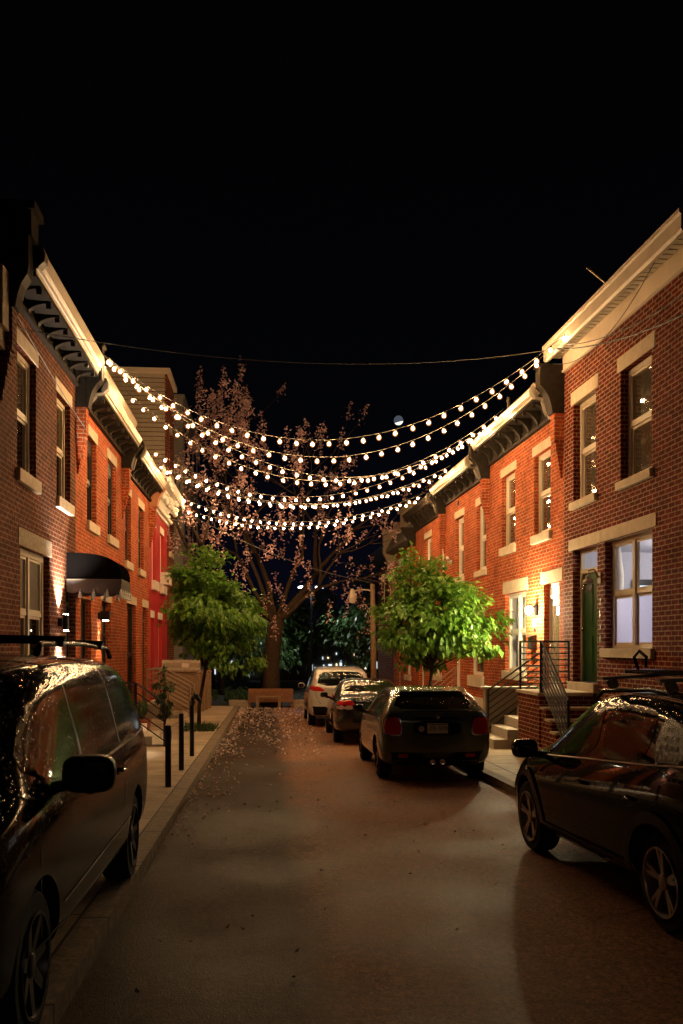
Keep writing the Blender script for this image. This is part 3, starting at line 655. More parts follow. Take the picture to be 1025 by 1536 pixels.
h.put('wall_star', 'iron', lambda m: [m.prism(lambda a, b, c: PR(a, b, c), s - .07, s + .07, [(.005, z - .1), (.03, z - .02), (.03, z + .02), (.005, z + .1)]) for s, z in ((23.75, 6.12), (26.35, 6.12))])
# H4
ops = [(28.3, 29.0, 3.8, 5.62), (30.35, 31.4, 3.8, 5.62), (28.7, 29.8, .9, 2.6), (31.6, 32.5, .2, 2.4)]
h = House(PR, 28.08, 33.18, 6.6, 'orange brick house with pale blinds half hidden by the right tree', 'brick_orange', ops)
for q in ops[:2]: h.window(*q, lintel=.22, sill=.16, frame='white_paint', pane='pane_blind')
h.window(*ops[2], frame='white_paint', lintel=.22); h.door(*ops[3], frame='white_paint', leaf='terracotta')
h.party_block(6.05, 6.75); h.cornice(6.1, 6.72, out=.5, n=7, gh=.16, gut='cornice_wood')
# H5
ops = [(34.0, 35.0, 3.5, 5.2), (35.9, 36.8, 3.4, 5.1), (34.2, 35.3, .7, 2.3), (36.6, 37.5, .1, 2.3)]
h = House(PR, 33.18, 38.3, 5.8, 'brick house with a slate mansard and a pale dormer far down the right side', 'brick_orange', ops)
for q in ops[:2]: h.window(*q, lintel=.35, sill=.16, frame='dark_frame', pane='pane_black', lm='white_paint', lext=.16)
h.window(*ops[2], frame='white_paint'); h.door(*ops[3])
m = h.mb(); m.prism(PR, 33.4, 38.3, [(.0, 5.75), (.35, 5.85), (.32, 6.0), (.05, 6.55), (-.3, 6.6), (-.3, 5.75)]); m.build('mansard', 'grey_panel', h.e)
h.put('dormer', 'siding', lambda m: (m.box(PR, 35.0, 37.2, -1.6, -.1, 6.3, 7.4), m.box(PR, 34.9, 37.3, -1.7, .0, 7.4, 7.5)))
h.party_block(5.6, 6.3)
# H6
ops = [(39.0, 39.9, 3.3, 5.0), (40.8, 41.7, 3.3, 5.0)]
h = House(PR, 38.3, 42.9, 5.7, 'farthest brick house on the right with two pale windows', 'brick_brown', ops)
for q in ops: h.window(*q, frame='white_paint', pane='pane_blind', lintel=.2, sill=.15)
m = h.mb(); m.prism(PR, 38.3, 42.9, [(.0, 5.5), (.3, 5.9), (.5, 6.2), (-.3, 6.4), (-.3, 5.5)]); m.build('cornice', 'cornice_wood', h.e)
h.party_block(5.3, 6.9, out=.45, mt='stone_rough')
h.put('chimney', 'stone_rough', lambda m: m.box(PR, 38.2, 39.0, -1.2, -.1, 5.7, 7.2))

# ------------------------------------------------------------------ stoops and rails
def railing(m, a, b, za, zb, hgt=.9, n=5, post=True, P=W, r=.013, pr=.02):
    # rails parallel between plan points a and b; floor heights za, zb
    for k in range(n):
        f = .12 + (1 - .12) * k / (n - 1)
        rr = pr if k == n - 1 else r
        m.tube([(a[0], a[1], za + hgt * f), (b[0], b[1], zb + hgt * f)], rr, 6)
    if post:
        for p, z in ((a, za), (b, zb)):
            m.tube([(p[0], p[1], z - .02), (p[0], p[1], z + hgt + .01)], pr, 6)
# H1 stoop
base = Vector((5.35, 16.3, gz(16.3) + PAVE)); t = thing('stoop', 'brick stoop with black railings below the green door', 'stoop', base)
xw = lambda y: 6.27 - .0222 * y - .105
m = MB(base); m.box(W, 4.83, xw(16), 15.6, 16.95, gz(17), .94)
for i in range(5):
    z1 = .94 - .19 * (i + 1); m.box(W, 4.86, xw(15), 15.6 - .28 * (i + 1), 15.6 - .28 * i - .001, gz(15), z1 - .045)
m.build('brick_base', 'brick_red', t)
m = MB(base); m.box(W, 4.79, xw(16), 15.57, 16.99, .942, 1.0)
m.build('landing_slab', 'stone', t, bevel=.008)
for i in range(5):
    z1 = .94 - .19 * (i + 1); m = MB(base); m.box(W, 4.83, xw(15), 15.6 - .28 * (i + 1) - .03, 15.6 - .28 * i - .004, z1 - .043, z1); m.build('step', 'stone', t, bevel=.006)
m = MB(base); railing(m, (4.86, 16.92), (5.82, 16.92), 1.0, 1.0, .92, 8); m.build('railing', 'iron', t)
m = MB(base); railing(m, (4.86, 16.90), (4.86, 15.62), 1.0, 1.0, .92, 8); m.build('railing', 'iron', t)
m = MB(base); railing(m, (4.88, 15.60), (4.88, 14.2), 1.0, 0.02, .92, 8, r=.019, pr=.026); m.build('stair_railing', 'iron', t)
# H2 steps
base = Vector((5.1, 17.7, gz(17.7) + PAVE)); t = thing('stoop', 'pale stone steps with a sloping side rail below the glazed door', 'steps', base)
for i in range(5):
    z1 = gz(17.7) + PAVE - .02 + .19 * (i + 1); m = MB(base); m.box(W, 4.36 + .27 * i, xw(17.7), 17.02, 18.28, gz(17.7) - .05 if i == 0 else z1 - .192, z1); m.build('step', 'concrete_pale', t, bevel=.008)
m = MB(base); m.box(W, 4.52, xw(18.4), 18.3, 18.52, gz(18.4), .93); sw = m.build('side_wall', 'concrete', t)
m = MB(base); m.box(W, 4.47, xw(18.4), 18.27, 18.56, .932, .985); m.build('coping', 'concrete_pale', t, bevel=.006)
m = MB(base); railing(m, (4.56, 18.24), (5.78, 18.24), .0, .86, .92, 7, r=.013); m.build('railing', 'iron', t)
# H3 small steps
base = Vector((5.1, 26.6, gz(26.6) + PAVE)); t = thing('stoop', 'steps with a thin rail half hidden behind the right tree', 'steps', base)
for i in range(3):
    z1 = gz(26.6) + PAVE - .02 + .2 * (i + 1); m = MB(base); m.box(W, 4.7 + .28 * i, 5.56, 26.05, 27.15, gz(26.6) - .05 if i == 0 else z1 - .202, z1); m.build('step', 'concrete_pale', t)
m = MB(base); railing(m, (4.75, 26.0), (5.5, 26.0), -.3, .3, .9, 6); m.build('railing', 'iron_warm', t)
# L2 stoop by the van
base = Vector((-3.1, 18.4, gz(18.4) + PAVE)); t = thing('stoop', 'white sided stoop with dark rail just behind the minivan', 'stoop', base)
m = MB(base); m.box(W, -3.6, -2.55, 18.0, 19.2, gz(19), .2); m.build('side_wall', 'white_paint', t)
for i in range(2):
    m = MB(base); m.box(W, -2.55 + .26 * i + .002, -2.55 + .26 * (i + 1), 18.0, 19.2, gz(19), .2 - .16 * (i + 1)); m.build('step', 'concrete_pale', t, bevel=.006)
m = MB(base); railing(m, (-2.6, 17.97), (-2.05, 17.97), .25, -.15, .85, 5); railing(m, (-3.55, 17.97), (-2.62, 17.97), .25, .25, .85, 5); m.build('railing', 'iron', t)
# L3/L4 stoop
base = Vector((-3.0, 27.4, gz(27.4) + PAVE)); t = thing('stoop', 'steps with paired bronze handrails at the black door near the left tree', 'stoop', base)
m = MB(base); m.box(W, -3.6, -3.2, 26.7, 28.1, gz(28), .1); m.build('landing', 'concrete', t)
for i in range(3):
    m = MB(base); m.box(W, -3.2 + .28 * i + .002, -3.2 + .28 * (i + 1), 26.7, 28.1, gz(28), .1 - .15 * (i + 1)); m.build('step', 'concrete', t, bevel=.006)
for y in (26.68, 28.12):
    m = MB(base); railing(m, (-3.55, y), (-3.2, y), .25, .25, .9, 7, r=.018, pr=.032); railing(m, (-3.2, y), (-2.3, y), .25, -.25, .9, 7, r=.018, pr=.032); m.build('railing', 'iron_warm', t)
# L4 stone stoop wall
base = Vector((-2.9, 32.0, gz(32) + PAVE)); t = thing('stoop_wall', 'tan stone wall with rounded coping in front of the red house', 'wall', base)
m = MB(base); m.box(W, -3.62, -2.45, 31.2, 31.6, gz(32), .95); m.box(W, -2.6, -2.4, 31.15, 33.2, gz(32), .95); m.build('wall_panel', 'wood_post', t)
m = MB(base); m.prism(lambda s, o, z: (-3.65 + s, 31.4 - o, z), 0, 1.3, [(-.28, .95), (.28, .95), (.3, 1.02), (.2, 1.1), (.18, 1.25), (.05, 1.36), (-.05, 1.36), (-.18, 1.25), (-.2, 1.1), (-.3, 1.02)]); m.build('coping', 'stone_rough', t)
m = MB(base); m.box(W, -2.95, -2.72, 31.07, 31.09, 1.1, 1.25); m.build('notice', 'white_paint', t)
base = Vector((-2.2, 31, gz(31) + PAVE)); t = thing('garden_fence', 'short fence of tan timber posts behind the left tree', 'fence', base)
for i, (x, y) in enumerate(((-2.3, 29.6), (-2.2, 30.4), (-2.15, 31.4), (-2.1, 32.4))):
    m = MB(base); m.box(W, x - .07, x + .07, y - .07, y + .07, gz(y), .85 + .06 * (i % 2)); m.lathe((x, y, .85 + .06 * (i % 2)), [(.1, 0), (.1, .04), (.03, .07), (.06, .11), (0, .15)], 8); m.build('post', 'wood_post', t)
m = MB(base); m.box(W, -2.25, -2.2, 29.6, 32.4, .3, .4); m.box(W, -2.25, -2.2, 29.6, 32.4, -.2, -.1); m.build('fence_rail', 'wood_post', t)

# ------------------------------------------------------------------ awning
base = Vector((-3.7, 17.3, 3.05)); t = thing('awning', 'black dome awning with white tassels over the first left door', 'awning', base)
pr = [(0.01, 3.05)]; prof = []
for k in range(15):
    a = k / 14 * math.pi / 2; prof.append((.02 + .98 * math.sin(a) ** .75, 3.05 + .5 * math.cos(a) ** .62))
A0, A1 = 16.75, 17.87
m = MB(base)
NS = 10
rings = []
for i in range(NS + 1):
    s = A0 + (A1 - A0) * i / NS; bul = 1 - .04 * math.sin(i / NS * math.pi * 3) ** 2 * .3
    rings.append([m.v(PL(s, o, z)) for o, z in prof])
for A, B in zip(rings, rings[1:]):
    for k in range(len(prof) - 1): m.bm.faces.new([A[k], A[k + 1], B[k + 1], B[k]])
for ring in (rings[0], rings[-1]):
    s = A0 if ring is rings[0] else A1
    c = m.v(PL(s, .02, 3.05)); m.bm.faces.new([c] + ring if ring is rings[0] else [c] + ring[::-1])
m.build('canopy', 'fabric_black', t, smooth=40)
def valance(pts, name='valance'):
    m = MB(base); n = len(pts); col = []
    for i, (s, o) in enumerate(pts):
        f = i / (n - 1); wob = .018 * math.sin(i * 1.3); drop = .20 + .05 * abs(math.sin(i * math.pi / 6))
        p0 = PL(s, o, 3.055); p1 = PL(s + wob * .6, o + wob, 2.93); p2 = PL(s - wob, o - wob * .5, 3.05 - drop)
        col.append([m.v(p) for p in (p0, p1, p2)])
    for A, B in zip(col, col[1:]):
        for k in range(2): m.bm.faces.new([A[k], A[k + 1], B[k + 1], B[k]])
    return m.build(name, 'fabric_valance', t, smooth=True)
path = [(A0 - .006, .02 + .98 * i / 24) for i in range(25)] + [(A0 + (A1 - A0) * i / 24, 1.006) for i in range(25)] + [(A1 + .006, 1 - .98 * i / 24) for i in range(25)]
valance(path[:25]); valance(path[25:50]); valance(path[50:])
m = MB(base); m.tube([PL(A0 - .012, .02, 3.055), PL(A0 - .012, 1.01, 3.055), PL(A1 + .01, 1.01, 3.055), PL(A1 + .01, .02, 3.055)], .012, 6); m.build('piping', 'console_paint', t)
for i in (6, 12, 18, 24, 29, 34, 39, 44, 49, 56, 62, 68):
    s, o = path[i]; m = MB(base); zt = 3.05 - .20
    m.lathe(PL(s, o, zt), [(.012, .03), (.014, 0), (.03, -.03), (.022, -.045), (.038, -.12), (.04, -.13), (0, -.128)], 10); m.build('tassel', 'tassel_white', t, smooth=50)

# ------------------------------------------------------------------ wall lamps
base = Vector(PL(16.2, 0, 2.25)); t = thing('wall_lamp', 'up and down cylinder lamp lighting the brick beside the awning', 'wall lamp', base)
m = MB(base); m.box(PL, 16.15, 16.25, .0, .07, 2.18, 2.32); m.lathe(PL(16.2, .13, 2.25), [(.055, -.14), (.055, .14)], 16); m.build('housing', 'iron', t)
m = MB(base); m.lathe(PL(16.2, .13, 2.25), [(.045, .141), (.045, .15)], 14); m.lathe(PL(16.2, .13, 2.25), [(.045, -.15), (.045, -.141)], 14); m.build('lens', 'sconce_glow', t)
lamp('upper_beam', 'SPOT', Vector(PL(16.2, .13, 2.42)) - base, 1700, (1, .88, .72), t, .03, (R(180), R(-5), 0), R(92), .9)
lamp('lower_beam', 'SPOT', Vector(PL(16.2, .13, 2.08)) - base, 900, (1, .88, .72), t, .03, (0, R(4), 0), R(90), .8)
base = Vector(PL(20.0, 0, 2.5)); t = thing('wall_lamp', 'small black down lamp casting a cone of light over house numerals', 'wall lamp', base)
m = MB(base); m.box(PL, 19.86, 20.12, .0, .05, 2.43, 2.57); m.box(PL, 19.9, 20.08, .05, .24, 2.40, 2.6); m.build('housing', 'iron', t)
m = MB(base); m.box(PL, 19.93, 20.05, .09, .2, 2.385, 2.398); m.build('lens', 'lamp_glow', t)
lamp('beam', 'SPOT', Vector(PL(19.98, .12, 2.37)) - base, 260, (1, .74, .36), t, .02, (0, R(8), 0), R(52), .35)
base = Vector(PR(19.05, 0, 2.62)); t = thing('wall_lamp', 'bright porch lamp glowing between the front door and curtained window', 'wall lamp', base)
m = MB(base); m.box(PR, 18.98, 19.12, 0, .04, 2.5, 2.74); m.tube([PR(19.05, .04, 2.68), PR(19.05, .16, 2.74), PR(19.05, .18, 2.70)], .014, 6); m.lathe(PR(19.05, .18, 2.6), [(.07, .1), (.02, .13)], 12); m.build('bracket', 'iron', t)
m = MB(base); m.lathe(PR(19.05, .18, 2.6), [(0, -.09), (.05, -.075), (.075, -.02), (.075, .03), (.06, .09), (0, .098)], 16); m.build('glow_globe', 'lamp_glow', t, smooth=True)
lamp('porch_light', 'POINT', Vector(PR(19.05, .40, 2.55)) - base, 430, (1, .82, .46), t, .05)
base = Vector(PR(15.52, 0, 3.0)); t = thing('wall_lamp', 'unlit bronze lamp with a clear glass jar beside the green door', 'wall lamp', base)
m = MB(base); m.box(PR, 15.46, 15.58, 0, .03, 2.95, 3.15)
m.tube([PR(15.52, .03, 3.05), PR(15.52, .12, 3.2), PR(15.52, .22, 3.18), PR(15.52, .24, 3.1)], .014, 8); m.lathe(PR(15.52, .24, 2.95), [(.11, 0), (.1, .03), (.05, .08), (.03, .13), (0, .15)], 14); m.build('arm', 'iron_warm', t)
m = MB(base); m.lathe(PR(15.52, .24, 2.94), [(0, -.16), (.05, -.15), (.1, -.1), (.115, -.04), (.1, 0)], 14); m.build('jar', 'jar_glass', t, smooth=True)
m = MB(base); m.lathe(PR(15.52, .24, 2.86), [(0, -.05), (.03, -.03), (.03, .03), (.015, .07)], 10); m.build('bulb', 'white_paint', t, smooth=True)
# numerals, plaque, letterbox
def text(body, size, loc, rot, name, mt, parent=None, ext=.003):
    cu = bpy.data.curves.new(name, 'FONT'); cu.body = body; cu.size = size; cu.extrude = ext; cu.align_x = 'CENTER'; cu.align_y = 'CENTER'
    o = bpy.data.objects.new(name, cu); C.objects.link(o); me = bpy.data.meshes.new_from_object(o)
    bpy.data.objects.remove(o); me.materials.append(MATS[mt]); n = bpy.data.objects.new(name, me); C.objects.link(n)
    n.location = loc; n.rotation_euler = rot
    if parent: n.parent = parent
    return n
RL = (R(90), 0, R(90)); RR = (R(90), 0, R(-90) + .0222)
n = text('25', .2, PL(19.97, .012, 2.02), RL, 'house_number', 'ink'); tag(n, 'black house numerals in the lamp glow on the left wall', 'house number')
base = Vector(PR(19.15, .0, 2.3)); t = thing('name_plaque', 'pale plaque with numerals on the wall under the porch lamp', 'plaque', base)
m = MB(base); m.box(PR, 19.0, 19.3, .0, .02, 2.25, 2.42); m.build('board', 'white_paint', t)
text('2020', .11, Vector(PR(19.15, .012, 2.17)) - base, RR, 'numerals', 'ink', t)
text('HOME', .07, Vector(PR(19.15, .024, 2.335)) - base, RR, 'lettering', 'ink', t) if False else None
base = Vector(PR(19.2, .0, 1.9)); t = thing('letterbox', 'dark letterbox on the wall under the pale plaque', 'letterbox', base)
m = MB(base); m.box(PR, 19.08, 19.34, .0, .12, 1.76, 2.02); m.prism(PR, 19.06, 19.36, [(0, 2.022), (.15, 2.022), (.13, 2.05), (0, 2.08)]); m.build('box', 'iron', t)
base = Vector(PR(15.52, 0, 2.2)); t = thing('house_number', 'four metal numerals set upright on brick beside the green door', 'house number', base)
for i, ch in enumerate('2018'): text(ch, .17, Vector(PR(15.52, .01, 2.62 - .22 * i)) - base, RR, 'numeral', 'iron_warm', t)

# ------------------------------------------------------------------ bollards
for i, (x, y, hh, lab) in enumerate(((-1.34, 12.2, .84, 'plain black bollard nearest the minivan'), (-1.34, 14.05, .89, 'plain black bollard in the middle of the row'), (-1.35, 16.1, .92, 'black hitching post with a horse head top'))):
    z = gz(y) + PAVE - .006; t = thing('bollard', lab, 'bollard', (x, y, z), group='bollards along the left kerb')
    m = MB(); m.lathe((0, 0, 0), [(.041, 0), (.041, hh - .03), (.036, hh - .01), (.0, hh)], 16); m.build('post', 'iron', t, smooth=50)
    if i == 0: m = MB(); m.box(W, .03, .046, -.03, .03, hh - .18, hh - .08); m.build('reflector', 'console_paint', t)
    if i == 2:
        m = MB(); m.tube([(0, 0, hh - .02), (.01, 0, hh + .06), (.04, 0, hh + .13), (.08, 0, hh + .15), (.13, 0, hh + .08), (.155, 0, hh + .03)], [.045, .05, .052, .055, .036, .028], 10)
        m.tube([(.05, .025, hh + .17), (.045, .03, hh + .235)], [.016, .003], 6); m.tube([(.05, -.025, hh + .17), (.045, -.03, hh + .235)], [.016, .003], 6)
        m.tube([(-.02, 0, hh + .02), (0, 0, hh + .11), (.05, 0, hh + .2)], [.02, .022, .015], 6); m.build('horse_head', 'iron', t, smooth=True)

# ------------------------------------------------------------------ vegetation
def leaf(bm, p, d, n, l, w, off=Vector((0, 0, 0)), droop=.25):
    d = d.normalized(); sd = d.cross(n)
    if sd.length < 1e-4: sd = d.cross(Vector((1, 0, 0)))
    sd.normalize(); nn = sd.cross(d)
    a = p - off; b = a + d * l * .5 + nn * l * .06; c = a + d * l - nn * l * droop
    v = [bm.verts.new(a), bm.verts.new(b + sd * w), bm.verts.new(c), bm.verts.new(b - sd * w), bm.verts.new(b - nn * w * .35)]
    bm.faces.new((v[0], v[1], v[4])); bm.faces.new((v[1], v[2], v[4])); bm.faces.new((v[2], v[3], v[4])); bm.faces.new((v[3], v[0], v[4]))
def crown(rg, c, rx, rz_up, rz_dn, nclump, nleaf, l, w, off, bump=.25, ry=None, cl=.34):
    bm = bmesh.new(); ry = ry or rx; cl_ = []
    for i in range(nclump):
        while True:
            v = Vector((rg.uniform(-1, 1), rg.uniform(-1, 1), rg.uniform(-1, 1)))
            if .35 < v.length <= 1: break
        dn = v.normalized(); sd = c[0] * 3.1
        v = v * (.74 + bump * 3.3 * mnoise.noise(Vector((dn.x * 1.6 + sd, dn.y * 1.6, dn.z * 2.6))) + bump * .5 * math.sin(dn.z * 9 + sd)) / max(.55, v.length ** .45)
        cl_.append(Vector((c[0] + v.x * rx, c[1] + v.y * ry, c[2] + v.z * (rz_up if v.z > 0 else rz_dn))))
    for q in cl_:
        out = (q - Vector(c)).normalized(); rr = cl * rg.uniform(.7, 1.2)
        for k in range(nleaf):
            o = Vector((rg.gauss(0, .5), rg.gauss(0, .5), rg.gauss(0, .33))) * rr
            d = (out * .8 + Vector((rg.gauss(0, .5), rg.gauss(0, .5), rg.gauss(-.55, .35)))).normalized()
            n = (Vector((rg.gauss(0, .4), rg.gauss(0, .4), 1)) + out * .5).normalized()
            s_ = rg.uniform(.5, 1.35)
            leaf(bm, q + o, d, n, l * s_, w * s_, off)
    return bm, cl_
def bm_obj(bm, name, mt, parent):
    me = bpy.data.meshes.new(name); bm.to_mesh(me); bm.free(); me.materials.append(MATS[mt]); return link(name, me, parent)
def street_tree(x, y, z0, label, c, rx, up, dn, seed, nc, nl):
    rg = random.Random(seed); base = Vector((x, y, z0)); t = thing('street_tree', label, 'tree', base)
    bm, cl_ = crown(rg, c, rx, up, dn, nc, nl, .165, .048, base, cl=.30)
    bm_obj(bm, 'crown', 'leaf_green', t)
    m = MB(base); m.tube([(x, y, z0 - .05), (x + .01, y, z0 + .6), (c[0] * .5 + x * .5, y, (z0 + c[2]) / 2), (c[0], c[1], c[2])], [.055, .045, .04, .02], 8)
    st = Vector((c[0] * .4 + x * .6, y, z0 + (c[2] - z0) * .55))
    for q in rg.sample(cl_, 26):
        mid = (st + q) / 2 + Vector((0, 0, rg.uniform(-.1, .12))); m.tube([st, mid, q], [.022, .014, .005], 5)
    m.build('trunk', 'bark', t, smooth=True)
    return t
street_tree(-1.70, 22.3, gz(22.3) + PAVE, 'green leafy street tree on the left pavement', (-1.40, 22.3, 2.62), 1.45, 1.7, 1.25, 3, 125, 62)
street_tree(3.75, 20.8, gz(20.8) + PAVE, 'green leafy street tree glowing beside the porch lamp', (3.92, 20.8, 2.50), 1.72, 1.5, 1.3, 11, 150, 58)
# big blossoming tree at the end of the street
rg = random.Random(5); bx, by = .12, 35.9; base = Vector((bx, by, gz(by))); t = thing('blossom_tree', 'tall bare tree with pale pink blossom clusters behind the bench', 'tree', base)
m = MB(base)
m.tube([(bx, by, gz(by)), (bx + .02, by, .4), (bx + .05, by, 1.3), (bx + .12, by, 2.2), (bx + .22, by, 2.9)], [.46, .34, .31, .33, .30], 14)
tips = []
def branch(p, d, l, r, dep):
    pts = [p]; q = p.copy(); dd = d.copy()
    for i in range(4):
        dd = (dd + Vector((rg.gauss(0, .13), rg.gauss(0, .13), rg.gauss(.03, .1)))).normalized(); q = q + dd * l / 4; pts.append(q.copy())
    m.tube(pts, [r, r * .88, r * .76, r * .66, r * .56], 7 if dep < 2 else 5)
    if dep >= 4 or r < .012: tips.append((q, dd)); return
    if dep >= 2 and rg.random() < .6: tips.append((pts[3], dd))
    for k in range(rg.choice((2, 3)) if dep else 3):
        ax = Vector((rg.gauss(0, 1), rg.gauss(0, 1), rg.gauss(0, .5))); ax = (ax - dd * ax.dot(dd)).normalized()
        branch(q, (dd + ax * rg.uniform(.45, .85)).normalized(), l * rg.uniform(.68, .85), r * rg.uniform(.46, .58), dep + 1)
p0 = Vector((bx + .2, by, 2.8))
for d, l, r in ((Vector((-.75, -.2, .62)), 2.6, .19), (Vector((.55, .1, .85)), 2.9, .21), (Vector((-.2, .3, 1)), 3.4, .15), (Vector((.9, -.1, .45)), 2.2, .12), (Vector((-.9, .2, .9)), 3.2, .10), (Vector((.35, -.3, 1)), 3.0, .11), (Vector((-.55, -.1, 1.1)), 3.9, .10)):
    branch(p0, d.normalized(), l, r, 1)
m.build('trunk', 'bark', t, smooth=True)
bm = bmesh.new()
def panicle(q, d, l):
    for k in range(34):
        f = rg.random(); rr = .19 * (1 - f * .75)
        p = q + d * (f * l) + Vector((rg.gauss(0, rr * .6), rg.gauss(0, rr * .6), rg.gauss(0, rr * .4)))
        dr = Vector((rg.gauss(0, 1), rg.gauss(0, 1), rg.gauss(-.3, .8))).normalized()
        leaf(bm, p, dr, Vector((rg.gauss(0, 1), rg.gauss(0, 1), rg.gauss(0, 1))).normalized(), rg.uniform(.085, .15), .034, base, .1)
for q, d in tips:
    if rg.random() < .18: continue
    panicle(q, (d + Vector((0, 0, .9))).normalized(), rg.uniform(.5, .95))
# upper spires and the mass behind the light strings
for i in range(165):
    a = rg.uniform(-1, 1); zz = rg.uniform(5.0, 11.8)
    wd = 3.9 * (1 - max(0, (zz - 8.0) / 6.0)) ; x = bx - .9 + a * wd
    if zz > 8.2 and not (-3.2 < x < -.6 or .3 < x < 1.3): continue
    if zz > 9.5 and x > 0: continue
    panicle(Vector((x, by + rg.uniform(-4.2, 1.2), zz - .5)), Vector((rg.gauss(0, .2), 0, 1)).normalized(), rg.uniform(.5, .9))
for x, z in ((-2.6, 11.0), (-2.7, 12.0), (-1.9, 11.2), (-1.8, 12.1), (-1.1, 10.6), (-1.0, 11.4), (-2.4, 10.0), (-1.7, 10.2), (-.4, 9.5), (-.3, 10.2), (1.1, 9.0), (1.0, 9.6)):
    for k in range(3): panicle(Vector((x + rg.gauss(0, .12), by + rg.gauss(0, .3), z - .3 * k)), Vector((rg.gauss(0, .1), 0, 1)).normalized(), 1.0)
for px, py in ((470, 872), (540, 882), (520, 872), (500, 858), (575, 868), (590, 880), (608, 858), (495, 902), (545, 925), (565, 922), (582, 908), (352, 850), (366, 872), (345, 885), (430, 892), (396, 905), (380, 920), (420, 862), (440, 838), (460, 846), (405, 880), (370, 905), (530, 845), (560, 838), (336, 862), (412, 930), (515, 900), (556, 900)):
    yy = 34.6 + rg.uniform(-.5, 1.2); panicle(Vector(((px - 402) / 1340 * yy, yy, 1.82 + (970 - py) / 1340 * yy - .75)), Vector((rg.gauss(0, .15), 0, 1)).normalized(), rg.uniform(.8, 1.05))
bm_obj(bm, 'blossom', 'blossom', t)
# evergreens of the garden and beyond
evs = [(-5.5, 44, 3.2, 2.6, 'broad dark tree standing at the far left of the park'), (-2.4, 47, 2.6, 2.8, 'dark rounded tree behind the blossom trunk'), (-.2, 50, 2.3, 2.0, 'low dark tree left of the twin headed lamp'), (5.4, 47, 2.5, 2.7, 'dark leafy tree beyond the white car'), (7.6, 52, 3.6, 4.4, 'tallest dark tree at the right end of the street'), (-8.6, 52, 3.6, 4.5, 'tall dark tree behind the grey building'), (2.6, 56, 3.0, 3.4, 'dark tree directly behind the twin headed lamp'), (-3.6, 58, 3.2, 3.6, 'dark tree seen between the left tree and the blossom trunk')]
for i, (x, y, r, hh, lab) in enumerate(evs):
    base = Vector((x, y, gz(y))); t = thing('park_tree', lab, 'tree', base, group='dark park trees')
    bm, cl_ = crown(random.Random(30 + i), (x, y, hh), r, hh * .75, hh * .8, 90, 22, .34, .10, base, cl=.8); bm_obj(bm, 'crown', 'leaf_dark', t)
    m = MB(base); m.tube([(x, y, gz(y) - .1), (x, y, hh * .6), (x + .1, y, hh)], [.2, .15, .06], 8); m.build('trunk', 'bark', t, smooth=True)
def bush(x, y, z, rx, hz, n, label, lm='leaf_dark', l=.13, seed=1, nm='shrub'):
    base = Vector((x, y, z)); t = thing(nm, label, 'shrub', base)
    bm, cl_ = crown(random.Random(seed), (x, y, z + hz * .5), rx, hz * .55, hz * .5, n, 18, l, l * .28, base, cl=rx * .35); bm_obj(bm, 'foliage', lm, t)
    m = MB(base)
    for q in cl_[:8]: m.tube([(x, y, z - .02), q], [.015, .005], 5)
    m.build('stem', 'bark', t)
bush(-2.75, 24.3, gz(24.3) + PAVE, .32, 1.5, 26, 'tall dark shrub against the steps on the left', seed=2)
bush(-1.2, 37, gz(37), .8, .7, 34, 'low shrub to the left of the bench', seed=3, l=.16)
bush(2.5, 37.3, gz(37), .9, .8, 34, 'low shrub to the right of the blossom tree', seed=4, l=.16)
bush(-2.6, 36, gz(36), .7, .9, 30, 'low shrub where the left pavement ends', seed=6, l=.16)
# tree pit planting
base = Vector((-1.7, 22.2, gz(22.2) + PAVE)); bm = bmesh.new(); rg = random.Random(9)
for k in range(420):
    p = Vector((rg.uniform(-.38, .42), rg.uniform(-.6, .6), -.03)); leaf(bm, p, Vector((rg.gauss(0, .5), rg.gauss(0, .5), 1)), Vector((rg.gauss(0, 1), rg.gauss(0, 1), .2)).normalized(), rg.uniform(.12, .26), .014, droop=.3)
o = bm_obj(bm, 'ground_cover', 'leaf_dark', None); o.location = base; tag(o, 'low grassy planting around the left tree trunk', 'ground cover', kind='stuff')
# potted plants beside the left stoop
base = Vector((-2.85, 20.6, gz(20.6) + PAVE)); t = thing('potted_plant', 'red clay pot with a spiky plant beside the left doors', 'potted plant', base)
m = MB(base); m.lathe(base, [(.14, 0), (.2, .32), (.22, .33), (.22, .38), (.18, .38), (.17, .34)], 16); m.build('pot', 'pot_red', t, smooth=50)
bm = bmesh.new()
for k in range(60):
    a = rg.uniform(0, 6.28); leaf(bm, Vector((0, 0, .34)), Vector((math.cos(a) * rg.uniform(.2, .7), math.sin(a) * rg.uniform(.2, .7), 1)), Vector((math.cos(a), math.sin(a), .3)), rg.uniform(.3, .6), .02, droop=.2)
bm_obj(bm, 'foliage', 'leaf_dark', t)
